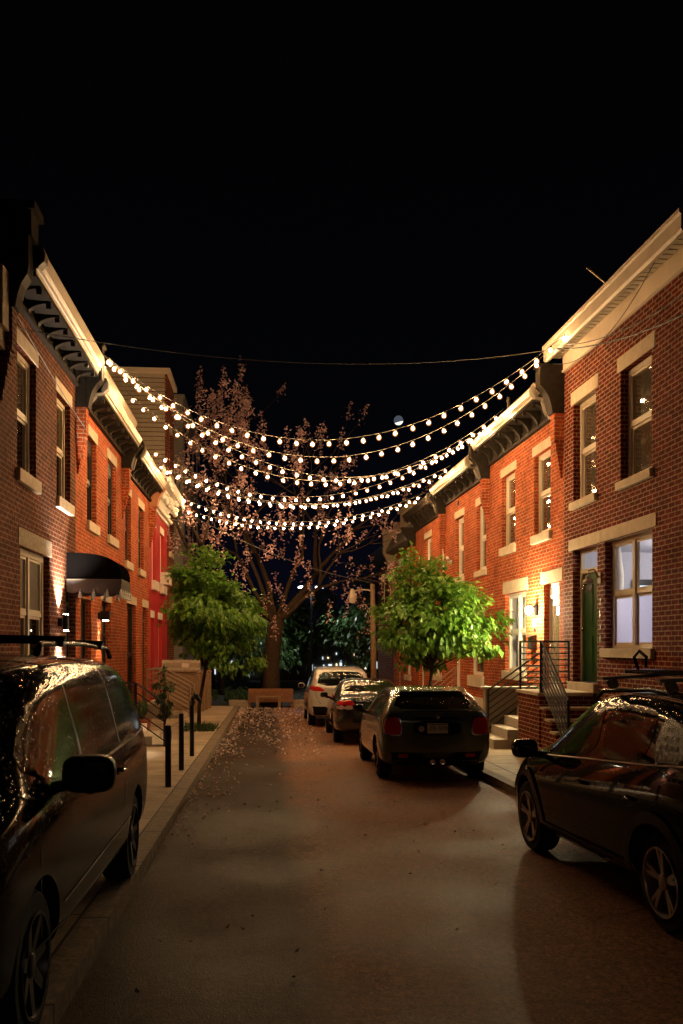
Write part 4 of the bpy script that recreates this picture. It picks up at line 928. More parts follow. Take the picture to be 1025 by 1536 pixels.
# fallen petals and leaves
bm = bmesh.new(); rg = random.Random(21)
for k in range(1700):
    f = rg.random(); y = 17 + 17.5 * f ** .7; x = rg.uniform(-1.03, 3.2)
    if x > 1.0 and rg.random() < .75: x = rg.uniform(-1.03, 1.2)
    if rg.random() < .25: x = -1.03 + abs(rg.gauss(0, .15))
    z = gz(y) + .012; s_ = rg.uniform(.03, .066); a = rg.uniform(0, 6.28)
    leaf(bm, Vector((x, y, z)), Vector((math.cos(a), math.sin(a), rg.uniform(0, .5))), Vector((0, 0, 1)), s_ * 1.7, s_ * .5, droop=-.25)
for k in range(330):
    y = 8.5 + 10.5 * rg.random() ** .6; x = rg.choice((rg.uniform(-1.03, -.5), -1.03 + abs(rg.gauss(0, .1)), rg.uniform(-1.0, 1.6) if y > 13 else -1.0 + abs(rg.gauss(0, .25)))); s_ = rg.uniform(.018, .04); a = rg.uniform(0, 6.28)
    leaf(bm, Vector((x, y, gz(y) + .012)), Vector((math.cos(a), math.sin(a), rg.uniform(0, .4))), Vector((0, 0, 1)), s_ * 1.7, s_ * .5, droop=-.25)
tag(bm_obj(bm, 'fallen_petals', 'petal', None), 'pale petals scattered over the far road and the left gutter', 'petals', kind='stuff')
bm = bmesh.new()
for k in range(46):
    y = rg.uniform(4.5, 12); x = rg.uniform(-.8, 2.3); s_ = rg.uniform(.018, .032); a = rg.uniform(0, 6.28)
    leaf(bm, Vector((x, y, gz(y) + .012)), Vector((math.cos(a), math.sin(a), .3)), Vector((0, 0, 1)), s_ * 1.8, s_ * .6, droop=-.3)
tag(bm_obj(bm, 'fallen_leaves', 'dry_leaf', None), 'few small dead leaves on the near road', 'leaves', kind='stuff')

# ------------------------------------------------------------------ bench, lamps, distance
base = Vector((.14, 34.7, gz(34.7))); t = thing('planter_wall', 'long low timber planter wall behind the bench', 'planter', base)
m = MB(base); gzb = gz(34.7)
for k in range(3): m.box(W, -.72, .98, 34.75, 34.83, gzb + .22 + .18 * k, gzb + .385 + .18 * k)
m.build('board', 'wood_warm', t)
for x in (-.70, .93):
    m = MB(base); m.box(W, x - .05, x + .05, 34.84, 34.94, gzb, gzb + .74); m.build('post', 'wood_warm', t)
m = MB(base); m.box(W, 1.0, 3.2, 34.9, 35.1, gzb, gzb + .3); m.box(W, -1.5, -.76, 34.9, 35.1, gzb, gzb + .3); m.build('low_kerb', 'stone_rough', t)
base = Vector((.0, 34.3, gz(34.3))); t = thing('bench', 'small wooden bench in front of the timber planter', 'bench', base)
gb = gz(34.3)
m = MB(base); m.box(W, -.46, .50, 34.2, 34.5, gb + .42, gb + .47); m.build('seat', 'wood_post', t)
for x in (-.40, .44):
    m = MB(base); m.box(W, x - .05, x + .05, 34.22, 34.48, gb, gb + .418); m.build('leg', 'wood_post', t)
# street lamp, right
x, y = 4.1, 34.4; base = Vector((x, y, gz(y))); t = thing('street_lamp', 'wooden lamp post with a cream lantern on its arm', 'street lamp', base)
m = MB(base); m.tube([(x, y, gz(y)), (x - .02, y, 2), (x - .06, y, 4.25)], [.13, .11, .09], 10); m.build('post', 'wood_post', t, smooth=True)
m = MB(base); m.tube([(x - .05, y, 3.95), (x - .25, y, 4.02), (x - .55, y, 4.02), (x - .78, y, 3.97)], .03, 8); m.build('arm', 'lamp_cream', t, smooth=True)
m = MB(base); m.lathe((x - .84, y, 3.65), [(0, -.16), (.1, -.14), (.15, -.02), (.17, .08), (.16, .16), (.12, .2), (.1, .34), (.06, .4), (0, .41)], 16); m.build('lantern', 'lamp_cream', t, smooth=50)
x, y = 4.2, -8.5; base = Vector((x, y, gz(y))); t = thing('street_lamp', 'tall steel lamp added unseen on the near right pavement behind the viewer as fill', 'street lamp', base)  # unseen lamp, added as fill for the car backs and near walls
m = MB(base); m.tube([(x, y, gz(y)), (x, y, 5.4), (x - .3, y, 5.9), (x - 1.1, y, 6.0)], [.09, .07, .05, .045], 10); m.build('post', 'iron', t, smooth=True)
m = MB(base); m.box(W, x - 1.7, x - 1.05, y - .12, y + .12, 5.94, 6.04); m.build('head', 'iron', t)
m = MB(base); m.box(W, x - 1.62, x - 1.12, y - .09, y + .09, 5.925, 5.938); m.build('lens', 'led_white', t)
lamp('fill_light', 'SPOT', Vector((x - 1.4, y, 5.88)) - base, 140, (1, .76, .54), t, .12, (R(24), 0, 0), R(150), .6)
# far twin lamp
x, y = 2.23, 46.0; base = Vector((x, y, gz(y))); t = thing('street_lamp', 'far twin headed lamp with two white lights above the park', 'street lamp', base)
m = MB(base); m.tube([(x, y, gz(y)), (x, y, 5.02)], [.06, .045], 8); m.tube([(x - .55, y, 4.92), (x, y, 5.0), (x + .5, y, 4.92)], .028, 6); m.build('post', 'iron', t)
for dx in (-.46, .42):
    m = MB(base); m.lathe((x + dx, y - .05, 4.88), [(0, -.06), (.20, -.05), (.23, 0), (.15, .05), (0, .065)], 14); hd = m.build('head', 'led_white', t, smooth=True)
lamp('twin_light', 'SPOT', (0, 0, 5.45), 520, (.9, .95, 1), t, .2, (0, 0, 0), R(155), .4)
# distant lit shops
base = Vector((8, 84, gz(84))); t = thing('shop_building', 'far low building with rows of bright shop windows beyond the park', 'building', base)
m = MB(base); m.box(W, -30, 30, 84, 92, gz(84) - .5, 3.6); m.build('wall', 'grey_panel', t)
rg = random.Random(4)
for i in range(64):
    x = rg.choice((rg.uniform(-14, 2.0), rg.uniform(3.5, 14), rg.uniform(5.0, 9.5))); z = rg.choice((-.75, -.6, -.45, .1 + rg.random())); w_ = rg.uniform(.10, .36); hh = rg.uniform(.25, .95)
    if z > -.2: w_ *= .5; hh *= .3
    m = MB(base); m.box(W, x, x + w_, 83.9, 83.98, z, z + hh); m.build('lit_window', rg.choice(('lit_cool', 'lit_cool', 'lit_cool', 'lit_warm')), t)
def parked_far(x, y, label):
    base = Vector((x, y, gz(y))); return base
# moon
d = Vector((math.sin(R(4.714)) + (598 - 512.5) / 1340 * math.cos(R(4.714)), math.cos(R(4.714)) - (598 - 512.5) / 1340 * math.sin(R(4.714)), (970 - 630.5) / 1340)); D = 2500
mc = Vector((0, 0, 1.82)) + d * D; t = thing('moon', 'small crescent moon with a grey dark side in the night sky', 'moon', mc)
rm = D * 7.0 / 1340
m = MB(); m.lathe((0, 0, 0), [(rm * math.sin(a), -rm * math.cos(a)) for a in [math.pi * k / 20 for k in range(21)]], 32); mo = m.build('dark_side', 'moon_dark', t, smooth=True)
me = mo.data; me.materials.append(MATS['moon_bright']); ld = Vector((.25, .10, -.95)).normalized()
bmm = bmesh.new(); bmm.from_mesh(me); bmesh.ops.subdivide_edges(bmm, edges=bmm.edges, cuts=2, use_grid_fill=True)
lit = bmesh.new()
for f in bmm.faces: f.material_index = 1 if f.calc_center_median().normalized().dot(ld) > .42 else 0
bmm.to_mesh(me); bmm.free(); lit.free()

# ------------------------------------------------------------------ light strings and wires
bulb_me = None
def bulbmesh():
    bm = bmesh.new(); bmesh.ops.create_icosphere(bm, subdivisions=1, radius=.0275)
    for v in bm.verts: v.co.z = v.co.z * 1.12 - .085
    me = bpy.data.meshes.new('bulb'); bm.to_mesh(me); bm.free(); me.materials.append(MATS['bulb_core'])
    for p in me.polygons: p.use_smooth = True
    m3 = MB(); m3.lathe((0, 0, -.085), [(0, -.058), (.025, -.051), (.043, -.037), (.051, -.012), (.051, .011), (.038, .036), (.019, .056), (.018, .078)], 12); o = m3.build('glow_globe', 'bulb_halo', smooth=True); gm = o.data; bpy.data.objects.remove(o)  # shell wider than the core, carries the imitated halo
    m2 = MB(); m2.lathe((0, 0, 0), [(.012, .0), (.02, -.01), (.02, -.035), (.015, -.04)], 8); o = m2.build('socket', 'cable'); sm = o.data; bpy.data.objects.remove(o)
    return me, sm, gm
BME, SME, GME = bulbmesh()
NB = 0
def string(A, B, zmin, label, spacing=.325, skip=(), phase=.1, ymid=0):
    global NB
    A, B = Vector(A), Vector(B)
    t = thing('light_string', label, 'string lights', (A + B) / 2, group='light strings hung across the street')
    base = Vector(t.location)
    # parabola through both ends with its lowest point at zmin
    a, b = math.sqrt(max(A.z - zmin, 1e-4)), math.sqrt(max(B.z - zmin, 1e-4)); u0 = a / (a + b)
    kz = (a + b) ** 2
    def pt(u): p = A.lerp(B, u); p.z = zmin + kz * (u - u0) ** 2; p.y += ymid * 4 * u * (1 - u); return p
    N = 120; pts = [pt(i / N) for i in range(N + 1)]
    m = MB(base); m.tube(pts[::2], .007, 5); m.build('cable', 'cable_pale', t)
    acc = 0; nxt = phase; k = 0
    for p, q in zip(pts, pts[1:]):
        l = (q - p).length
        while acc + l >= nxt:
            c = p.lerp(q, (nxt - acc) / l); nxt += spacing; k += 1
            if k in skip: continue
            o = bpy.data.objects.new('bulb', BME); C.objects.link(o); o.parent = t; o.location = c - base
            o.rotation_euler = (rnd.gauss(0, .12), rnd.gauss(0, .12), rnd.uniform(0, 6))
            s_ = bpy.data.objects.new('socket', SME); C.objects.link(s_); s_.parent = o; NB += 1
            s_ = bpy.data.objects.new('glow_globe', GME); C.objects.link(s_); s_.parent = o
        acc += l
string((-3.24, 18.1, 7.62), (5.5, 16.2, 7.62), 5.80, 'topmost light string, highest and nearest of them', skip=())
string((-3.24, 18.2, 7.62), (5.45, 17.35, 7.6), 5.60, 'second light string from the top, sagging just under the topmost', phase=.25)
string((-3.2, 18.4, 7.66), (5.32, 21.6, 7.2), 5.66, 'light string running from the near left gutter to the middle right gutter', phase=.05)
string((-3.2, 20.6, 7.62), (5.34, 19.9, 7.22), 5.58, 'light string from the far end of the left double gutter to the porch lamp house', phase=.2)
string((-3.2, 25.0, 7.28), (5.28, 22.95, 7.3), 5.84, 'light string ending at the dark block between the two right orange houses', phase=.15)
string((-3.25, 27.6, 7.36), (5.2, 26.0, 6.95), 6.10, 'light string from the white finial across to the right double gutter', phase=.0)
string((-3.2, 26.6, 7.15), (5.2, 25.2, 7.0), 5.93, 'light string sagging lowest in the middle of the bundle', phase=.3)
string((-3.1, 32.8, 7.22), (5.1, 28.5, 6.8), 6.09, 'light string starting at the white ornate cornice', phase=.1)
string((-3.1, 33.2, 6.9), (5.08, 29.3, 6.76), 6.03, 'lowest and farthest light string', phase=.25)
print('BULBS', NB)
def wire(pts, label, r=.009, mt='cable', n=40):
    o = MB()
    P = [Vector(p) for p in pts]; A, B = P[0], P[-1]; sag = P[1]
    q = [A.lerp(B, i / n) - Vector((0, 0, sag * 4 * (i / n) * (1 - i / n) if not isinstance(sag, Vector) else 0)) for i in range(n + 1)]
    o.tube(q, r, 5); return tag(o.build('overhead_wire', mt), label, 'wire', group='overhead wires')
def wire2(A, B, sag, label, r=.009, mt='cable'):
    A, B = Vector(A), Vector(B); n = 40; o = MB()
    o.tube([A.lerp(B, i / n) - Vector((0, 0, sag * 4 * (i / n) * (1 - i / n))) for i in range(n + 1)], r, 5)
    return tag(o.build('overhead_wire', mt), label, 'wire', group='overhead wires')
wire2((-4.4, 13.2, 6.55), (5.45, 17.3, 7.68), .45, 'long pale wire spanning the whole street above the light strings', .008, 'cable_pale')
wire2((5.5, 17.0, 7.62), (5.75, 10.0, 6.2), .25, 'thick black wire running along the dark red house', .012)
wire2((5.5, 16.9, 7.66), (5.85, 11.0, 6.75), .3, 'thin twisted wire above the thick black one', .008)
wire2((5.6, 17.2, 7.4), (5.7, 12.3, 7.72), .55, 'thin wire drooping across the cream eaves', .007)
wire2((-3.62, 13.0, 6.65), (-3.1, 34.0, 6.6), .9, 'thin wire looping along the left facades', .006, 'cable_pale')
wire2((-3.1, 30.0, 6.5), (4.0, 34.4, 4.3), .35, 'wire slanting down to the wooden lamp post', .01, 'cable_pale')

# ------------------------------------------------------------------ cars
def lerp(a, b, f): return a + (b - a) * f
def chaikin(p, n=2):
    for _ in range(n):
        q = []
        for i in range(len(p)):
            a, b = p[i], p[(i + 1) % len(p)]
            q += [(lerp(a[0], b[0], .2), lerp(a[1], b[1], .2)), (lerp(a[0], b[0], .8), lerp(a[1], b[1], .8))]
        p = q
    return p
def stroke(pl, w):
    l, r = [], []
    for i, p in enumerate(pl):
        a = pl[max(i - 1, 0)]; b = pl[min(i + 1, len(pl) - 1)]; d = Vector((b[0] - a[0], b[1] - a[1])).normalized(); n = Vector((-d.y, d.x)) * w / 2
        l.append((p[0] + n.x, p[1] + n.y)); r.append((p[0] - n.x, p[1] - n.y))
    return l + r[::-1]
def arc(c, r, a0, a1, n=20): return [(c[0] + r * math.cos(R(lerp(a0, a1, i / n))), c[1] + r * math.sin(R(lerp(a0, a1, i / n)))) for i in range(n + 1)]
def evaluated(o):
    dg = bpy.context.evaluated_depsgraph_get(); dg.update()
    return bpy.data.meshes.new_from_object(o.evaluated_get(dg))
def superbox(size, p=.45, n=14, c=(0, 0, 0)):
    bm = bmesh.new(); bmesh.ops.create_uvsphere(bm, u_segments=n * 2, v_segments=n, radius=1)
    for v in bm.verts:
        v.co = Vector([math.copysign(abs(x) ** p, x) * s_ / 2 + cc for x, s_, cc in zip(v.co, size, c)])
    return bm
class Car:
    def __init__(s, name, label, cat, loc, rot, L_, secs, paint, wheels, half, wr, arch=None, sub=2):
        s.L = L_; s.t = thing(name, label, cat, loc, rot); bm = bmesh.new(); rings = []
        for (t, zb, ym, yb, zbelt, yt, zt) in secs:
            H = zbelt - zb; U = zt - zbelt
            hp = [(0, zb), (.72 * ym, zb), (.955 * ym, zb + .10 * H), (.99 * ym, zb + .30 * H), (ym, zb + .60 * H), (lerp(ym, yb, .45), zb + .88 * H), (yb, zbelt), (lerp(yb, yt, .5), lerp(zbelt, zt, .5)), (lerp(yb, yt, .93), zt - .10 * U - .012), (yt * .84, zt - .012), (yt * .45, zt), (0, zt + .006)]
            ring = [bm.verts.new((y, t - L_ / 2, z)) for y, z in hp] + [bm.verts.new((-y, t - L_ / 2, z)) for y, z in hp[-2:0:-1]]
            rings.append(ring)
        n = len(rings[0])
        for A, B in zip(rings, rings[1:]):
            for k in range(n): bm.faces.new([A[k], B[k], B[(k + 1) % n], A[(k + 1) % n]])
        for ring, rev in ((rings[0], 0), (rings[-1], 1)):
            m_ = n // 2          # close the end with quads between the two halves
            for k in range(0, m_):
                a, b, c, d = ring[k], ring[(k + 1)], ring[(n - k - 1) % n], ring[(n - k) % n]
                vs = []
                for v in (a, b, c, d):
                    if v not in vs: vs.append(v)
                if len(vs) >= 3:
                    try: bm.faces.new(vs[::-1] if rev else vs)
                    except ValueError: pass
        bmesh.ops.recalc_face_normals(bm, faces=bm.faces)
        me = bpy.data.meshes.new('body'); bm.to_mesh(me); bm.free()
        o = bpy.data.objects.new('tmp', me); C.objects.link(o)
        md = o.modifiers.new('s', 'SUBSURF'); md.levels = md.render_levels = sub
        full = evaluated(o)
        s.bvh = BVHTree.FromPolygons([v.co.copy() for v in full.vertices], [tuple(p.vertices) for p in full.polygons])
        o.modifiers.clear(); o.data = full
        cut = []
        for t in wheels:
            for sg in (-1, 1):
                mb = MB(); mb.lathe((sg * (half - .16), t - L_ / 2, wr + .0), [(wr + .055, -.20), (wr + .055, .30)], 40, 'x') if sg > 0 else mb.lathe((sg * (half - .16), t - L_ / 2, wr), [(wr + .055, -.30), (wr + .055, .20)], 40, 'x')
                cu = mb.build('cut', 'well_black'); cut.append(cu)
                b = o.modifiers.new('b', 'BOOLEAN'); b.operation = 'DIFFERENCE'; b.object = cu; b.solver = 'EXACT'
        body = evaluated(o); bpy.data.objects.remove(o)
        for cu in cut: bpy.data.objects.remove(cu)
        body.materials.clear(); body.materials.append(MATS[paint]); body.materials.append(MATS['well_black'])
        for p in body.polygons:
            p.use_smooth = True; c = p.center; p.material_index = 0
            for t in wheels:
                dd = math.hypot(c.y - (t - L_ / 2), c.z - wr)
                if dd < wr + .052 or (abs(dd - wr - .055) < .012 and abs(c.x) < half - .01 and abs(p.normal.x) < .5 and (p.normal.y * (c.y - (t - L_ / 2)) + p.normal.z * (c.z - wr)) < 0): p.material_index = 1
        try: body.set_sharp_from_angle(angle=R(38))
        except Exception: pass
        body.name = 'body'
        s.body = link('body', body, s.t); s.half = half; s.wr = wr
    def decal(s, name, mt, poly, axis='side', off=.004, step=.06, parent=None, sides=(-1, 1), smooth=2):
        res = []
        p = chaikin(poly, smooth) if smooth else poly
        a0, a1 = min(q[0] for q in p), max(q[0] for q in p); b0, b1 = min(q[1] for q in p), max(q[1] for q in p)
        vs = [Vector(q) for q in p]; nb = len(vs)
        def inside(x, y):
            c = False
            for i in range(nb):
                u, w = p[i], p[i - 1]
                if (u[1] > y) != (w[1] > y) and x < (w[0] - u[0]) * (y - u[1]) / (w[1] - u[1]) + u[0]: c = not c
            return c
        x = a0 + step / 2
        while x < a1:
            y = b0 + step / 2
            while y < b1:
                if inside(x, y): vs.append(Vector((x, y)))
                y += step
            x += step
        r = delaunay_2d_cdt(vs, [], [list(range(nb))], 1, 1e-6); V, F = r[0], r[2]
        for sg in (sides if axis == 'side' else (1,)):
            bm = bmesh.new(); ok = []
            for q in V:
                if axis == 'side': o, d = Vector((sg * 4, q.x - s.L / 2, q.y)), Vector((-sg, 0, 0))
                elif axis == 'rear': o, d = Vector((q.x, -6, q.y)), Vector((0, 1, 0))
                elif axis == 'front': o, d = Vector((q.x, 6, q.y)), Vector((0, -1, 0))
                else: o, d = Vector((q.x, q.y - s.L / 2, 5)), Vector((0, 0, -1))
                h = s.bvh.ray_cast(o, d)
                if h[0] is None: h = s.bvh.find_nearest(Vector((o.x if axis != 'side' else sg * s.half * .8, o.y if axis != 'rear' else -s.L / 2 + .1, o.z)))
                nn = h[1] if h[1].dot(d) < 0 else -h[1]
                ok.append(bm.verts.new(h[0] + nn * off))
            for f in F:
                try: bm.faces.new([ok[i] for i in f])
                except ValueError: pass
            bmesh.ops.recalc_face_normals(bm, faces=bm.faces)
            if sum((f.normal for f in bm.faces), Vector()).dot(d) > 0: bmesh.ops.reverse_faces(bm, faces=bm.faces)
            me = bpy.data.meshes.new(name); bm.to_mesh(me); bm.free(); me.materials.append(MATS[mt])
            res.append(link(name, me, parent or s.t, None, True))
        return res
    def wheels(s, ts, spokes=5, rim='rim_alloy', twin=True, w=.21):
        tm = None
        for t in ts:
            for sg in (-1, 1):
                xo = sg * (s.half - .025)
                r = s.wr; m = MB(); prof = [(r * .66, 0), (r * .70, -.012), (r * .93, -.012), (r * .985, -.035), (r, -.06), (r, -w + .03), (r * .95, -w), (r * .66, -w)]
                m.lathe((0, 0, 0), [(a, b * sg) for a, b in prof], 44, 'x', False)
                wh = m.build('wheel', 'tyre', s.t, loc=(xo, t - s.L / 2, r), smooth=40)
                m = MB(); m.lathe((0, 0, 0), [(r * .705, -.008 * sg), (r * .70, .0), (r * .655, -.002 * sg), (r * .63, -.03 * sg), (r * .62, -.12 * sg)], 44, 'x', False)
                for k in range(spokes):
                    a = 2 * math.pi * k / spokes + .3
                    offs = (-.13, .13) if twin else (0,)
                    for of in offs:
                        ca, sa = math.cos(a), math.sin(a); cb, sb = math.cos(a + of), math.sin(a + of)
                        wd = r * (.05 if twin else .10); w2 = r * (.045 if twin else .075)
                        pts = []
                        for rr_, ww, xx in ((r * .12, wd, -.028), (r * .66, w2, -.010)):
                            c_, s_ = (ca, sa) if rr_ < r * .3 else (cb, sb)
                            for e in (-1, 1):
                                for dx in (0, -.03): pts.append((sg * (xx + dx), rr_ * c_ - e * ww * s_, rr_ * s_ + e * ww * c_))
                        m.hexa([pts[0], pts[2], pts[3], pts[1], pts[4], pts[6], pts[7], pts[5]])
                m.lathe((0, 0, 0), [(r * .17, -.04 * sg), (r * .17, -.022 * sg), (r * .14, -.016 * sg), (0, -.016 * sg)], 20, 'x')
                m.build('rim', rim, wh, smooth=35)
                m = MB(); m.lathe((0, 0, 0), [(0, -.1 * sg), (r * .64, -.1 * sg), (r * .64, -.125 * sg)], 30, 'x', False); m.build('brake_disc', 'rim_dark', wh)
    def solid(s, name, mt, fn, parent=None, smooth=False, bevel=0):
        m = MB(); fn(m); return m.build(name, mt, parent or s.t, smooth=smooth, bevel=bevel)
    def blob(s, name, mt, size, c, p=.5, parent=None):
        bm = superbox(size, p, 14, c); me = bpy.data.meshes.new(name); bm.to_mesh(me); bm.free(); me.materials.append(MATS[mt])
        return link(name, me, parent or s.t, None, True)
    def mirror(s, t, z, y, mt='crossover_paint', size=(.22, .13, .16), stalk=True):
        for sg in (-1, 1):
            b = s.blob('mirror', mt, size, (sg * (y + size[0] * .5), t - s.L / 2, z), .58)
            c = Vector((sg * (y + size[0] * .52), t - s.L / 2 - size[1] * .47, z))
            bm = superbox((size[0] * .84, .03, size[2] * .8), .45, 12, c); me = bpy.data.meshes.new('mirror_glass'); bm.to_mesh(me); bm.free(); me.materials.append(MATS['pane_black']); link('mirror_glass', me, b, None, True)
            s.solid('mirror_arm', 'trim_black', lambda m: m.tube([(sg * (y - .10), t - s.L / 2 + .03, z - .08), (sg * (y + .05), t - s.L / 2, z - .05)], .03, 8), b, True)

# minivan
secs = [(0, .50, .74, .72, .95, .58, 1.16), (.06, .32, .91, .88, 1.02, .67, 1.40), (.20, .25, .97, .94, 1.06, .735, 1.60), (.5, .22, .99, .96, 1.07, .775, 1.695), (1.2, .2, 1.0, .97, 1.06, .79, 1.735), (2.2, .2, 1.0, .97, 1.05, .79, 1.74),
        (3.0, .2, 1.0, .97, 1.04, .775, 1.715), (3.4, .2, 1.0, .97, 1.04, .745, 1.64), (3.85, .2, 1.0, .965, 1.04, .72, 1.40), (4.25, .2, .99, .94, 1.02, .72, 1.14), (4.5, .2, .98, .91, .97, .70, 1.06), (4.85, .22, .93, .85, .87, .64, .93), (5.05, .27, .83, .75, .75, .54, .79), (5.15, .36, .66, .6, .62, .46, .66)]
vx, vy = -2.0, 5.55
c = Car('minivan', 'dark grey green minivan covered in raindrops with roof rails', 'minivan', (vx, vy, gz(vy) + PAVE), (K, 0, R(180.2)), 5.15, secs, 'van_paint', (1.05, 4.05), .995, .335)
c.decal('side_window', 'van_glass', [(4.08, 1.10), (3.42, 1.555), (2.7, 1.625), (1.6, 1.635), (.85, 1.60), (.48, 1.50), (.27, 1.20), (.38, 1.14), (2.2, 1.10)], step=.05, smooth=2)
for nm, pl, w_, mt in (('pillar', [(2.98, 1.09), (2.86, 1.62)], .07, 'seam_black'), ('pillar', [(1.72, 1.11), (1.66, 1.63)], .05, 'seam_black')): c.decal(nm, mt, stroke(pl, w_), off=.006, smooth=0)
for pl in ([(4.02, .45), (4.05, .8), (3.98, 1.08)], [(2.93, .36), (2.95, 1.08)], [(1.75, .36), (1.70, .75), (1.62, 1.10)], [(1.75, .36), (4.0, .40)], [(.42, .98), (1.7, .96)]): c.decal('panel_seam', 'seam_black', stroke(pl, .012), off=.003, smooth=0)
c.decal('window_trim', 'chrome', stroke([(.34, 1.115), (2.2, 1.078), (4.05, 1.075)], .018), off=.008, smooth=0)
c.decal('side_moulding', 'rim_alloy', stroke([(1.42, .545), (3.6, .50)], .010), off=.006, smooth=0); c.decal('sill_trim', 'rim_alloy', stroke([(1.45, .285), (3.62, .275)], .014), off=.006, smooth=0)
c.decal('windshield', 'van_glass', [(-.68, 1.12), (-.60, 1.56), (.60, 1.56), (.68, 1.12)], 'front'); c.decal('rear_window', 'van_glass', [(-.66, 1.12), (-.58, 1.5), (.58, 1.5), (.66, 1.12)], 'rear')
c.decal('headlight', 'tail_clear', [(4.55, .78), (5.0, .66), (5.0, .78), (4.6, .92)]); c.decal('tail_light', 'tail_red', [(.03, .85), (.22, .85), (.2, 1.2), (.1, 1.3)])
for sg in (-1, 1):
    for t in (2.78, 1.90): c.solid('door_handle', 'chrome', lambda m: m.tube([(sg * .99, t - .11 - 2.575, .935), (sg * 1.025, t - .07 - 2.575, .945), (sg * 1.025, t + .07 - 2.575, .945), (sg * .99, t + .11 - 2.575, .935)], .014, 8), smooth=True)
    c.solid('roof_rail', 'trim_black', lambda m: m.tube([(sg * .70, 3.0 - 2.575, 1.735), (sg * .69, 2.88 - 2.575, 1.79), (sg * .70, 1.8 - 2.575, 1.81), (sg * .70, .75 - 2.575, 1.79), (sg * .70, .62 - 2.575, 1.725)], [.022, .017, .016, .017, .022], 8), smooth=True)
for t in (2.45, 1.15): c.solid('cross_bar', 'trim_black', lambda m: (m.tube([(-.74, t - 2.575, 1.83), (0, t - 2.575, 1.845), (.74, t - 2.575, 1.83)], .018, 8), m.box(W, -.73, -.68, t - 2.60, t - 2.55, 1.78, 1.845), m.box(W, .68, .73, t - 2.60, t - 2.55, 1.78, 1.845)))
c.mirror(3.60, 1.13, .98, 'trim_black', (.26, .16, .19)); c.wheels((1.05, 4.05), 7, 'rim_dark', twin=False)
# black crossover
secs = [(0, .5, .62, .60, .92, .5, 1.04), (.06, .34, .80, .76, 1.02, .60, 1.18), (.18, .26, .87, .82, 1.09, .64, 1.34), (.45, .22, .895, .84, 1.12, .64, 1.48), (.9, .2, .90, .84, 1.10, .64, 1.55), (1.6, .2, .90, .83, 1.05, .64, 1.58), (2.1, .2, .90, .83, 1.01, .63, 1.56),
        (2.5, .2, .90, .83, .97, .60, 1.45), (2.95, .2, .90, .83, .94, .60, 1.20), (3.2, .2, .895, .81, .92, .60, 1.06), (3.6, .2, .88, .77, .90, .58, .99), (3.95, .24, .80, .69, .80, .5, .87), (4.12, .3, .66, .56, .66, .42, .72), (4.17, .4, .5, .45, .58, .36, .62)]
kx, ky = 3.43, 7.13
c = Car('crossover', 'glossy black crossover with roof bars and star shaped wheels at the right edge', 'car', (kx, ky, gz(ky) + .044), (-K, -.052, R(3.0)), 4.17, secs, 'crossover_paint', (.78, 3.38), .895, .335)
w1 = [(3.02, .975), (2.56, 1.37), (2.3, 1.455), (1.90, 1.475), (1.83, 1.06)]; w2 = [(1.74, 1.065), (1.80, 1.48), (1.3, 1.48), (1.0, 1.45), (.98, 1.115)]
c.decal('side_window', 'crossover_glass', w1, smooth=2); c.decal('side_window', 'crossover_glass', w2, smooth=2)
c.decal('quarter_panel', 'trim_black', [(.90, 1.125), (.92, 1.44), (.66, 1.38), (.48, 1.25), (.52, 1.15)], smooth=1)
c.decal('window_trim', 'iron_warm', stroke([(3.05, .955), (1.8, 1.045), (.95, 1.10), (.45, 1.14)], .009), off=.008, smooth=0)
dots = [(t_ + (.035 if k % 2 else 0), 1.175 + .058 * k) for t_ in (.58, .65, .72, .79) for k in range(4) if 1.175 + .058 * k < 1.24 + (t_ - .5) * .7]
for q in dots[:16]: c.decal('vent_dot', 'stone_rough', arc(q, .016, 0, 330, 8), sides=(-1,), off=.007, step=.1, smooth=0)
for pl in ([(3.06, .42), (3.08, .7), (3.02, .95)], [(1.80, .36), (1.79, 1.05)], [(1.0, .62), (.92, 1.1)], [(1.12, .40), (3.0, .38)]): c.decal('panel_seam', 'seam_black', stroke(pl, .010), off=.003, smooth=0)
c.decal('sill_cladding', 'trim_black', [(1.2, .22), (2.95, .22), (2.95, .37), (1.2, .39)], off=.010, smooth=0); c.decal('sill_trim', 'gutter_metal', stroke([(1.55, .335), (1.7, .30), (2.75, .285)], .022), off=.02, smooth=0)
for t in (.78, 3.38):
    a, b = arc((t, .335), .395, 2, 178), arc((t, .335), .475, 176, 4); c.decal('arch_trim', 'trim_black', a + b, off=.018, step=.04, smooth=0)
c.decal('rear_window', 'crossover_glass', [(-.60, 1.10), (-.54, 1.40), (.54, 1.40), (.6, 1.10)], 'rear'); c.decal('windshield', 'crossover_glass', [(-.60, 1.06), (-.54, 1.44), (.54, 1.44), (.60, 1.06)], 'front')
c.decal('tail_light', 'tail_red', [(.03, .86), (.35, .92), (.33, .98), (.05, .96)])
for sg in (-1, 1):
    for t in (1.98, 1.12): c.solid('door_handle', 'crossover_paint', lambda m: m.tube([(sg * .865, t - .1 - 2.085, .845), (sg * .905, t - .06 - 2.085, .85), (sg * .905, t + .06 - 2.085, .85), (sg * .865, t + .1 - 2.085, .845)], .013, 8), smooth=True)
    c.solid('roof_rail', 'trim_black', lambda m: m.tube([(sg * .54, 2.35 - 2.085, 1.50), (sg * .545, 2.22 - 2.085, 1.555), (sg * .55, 1.4 - 2.085, 1.59), (sg * .55, .7 - 2.085, 1.55), (sg * .54, .52 - 2.085, 1.47)], [.02, .018, .018, .018, .02], 8), smooth=True)
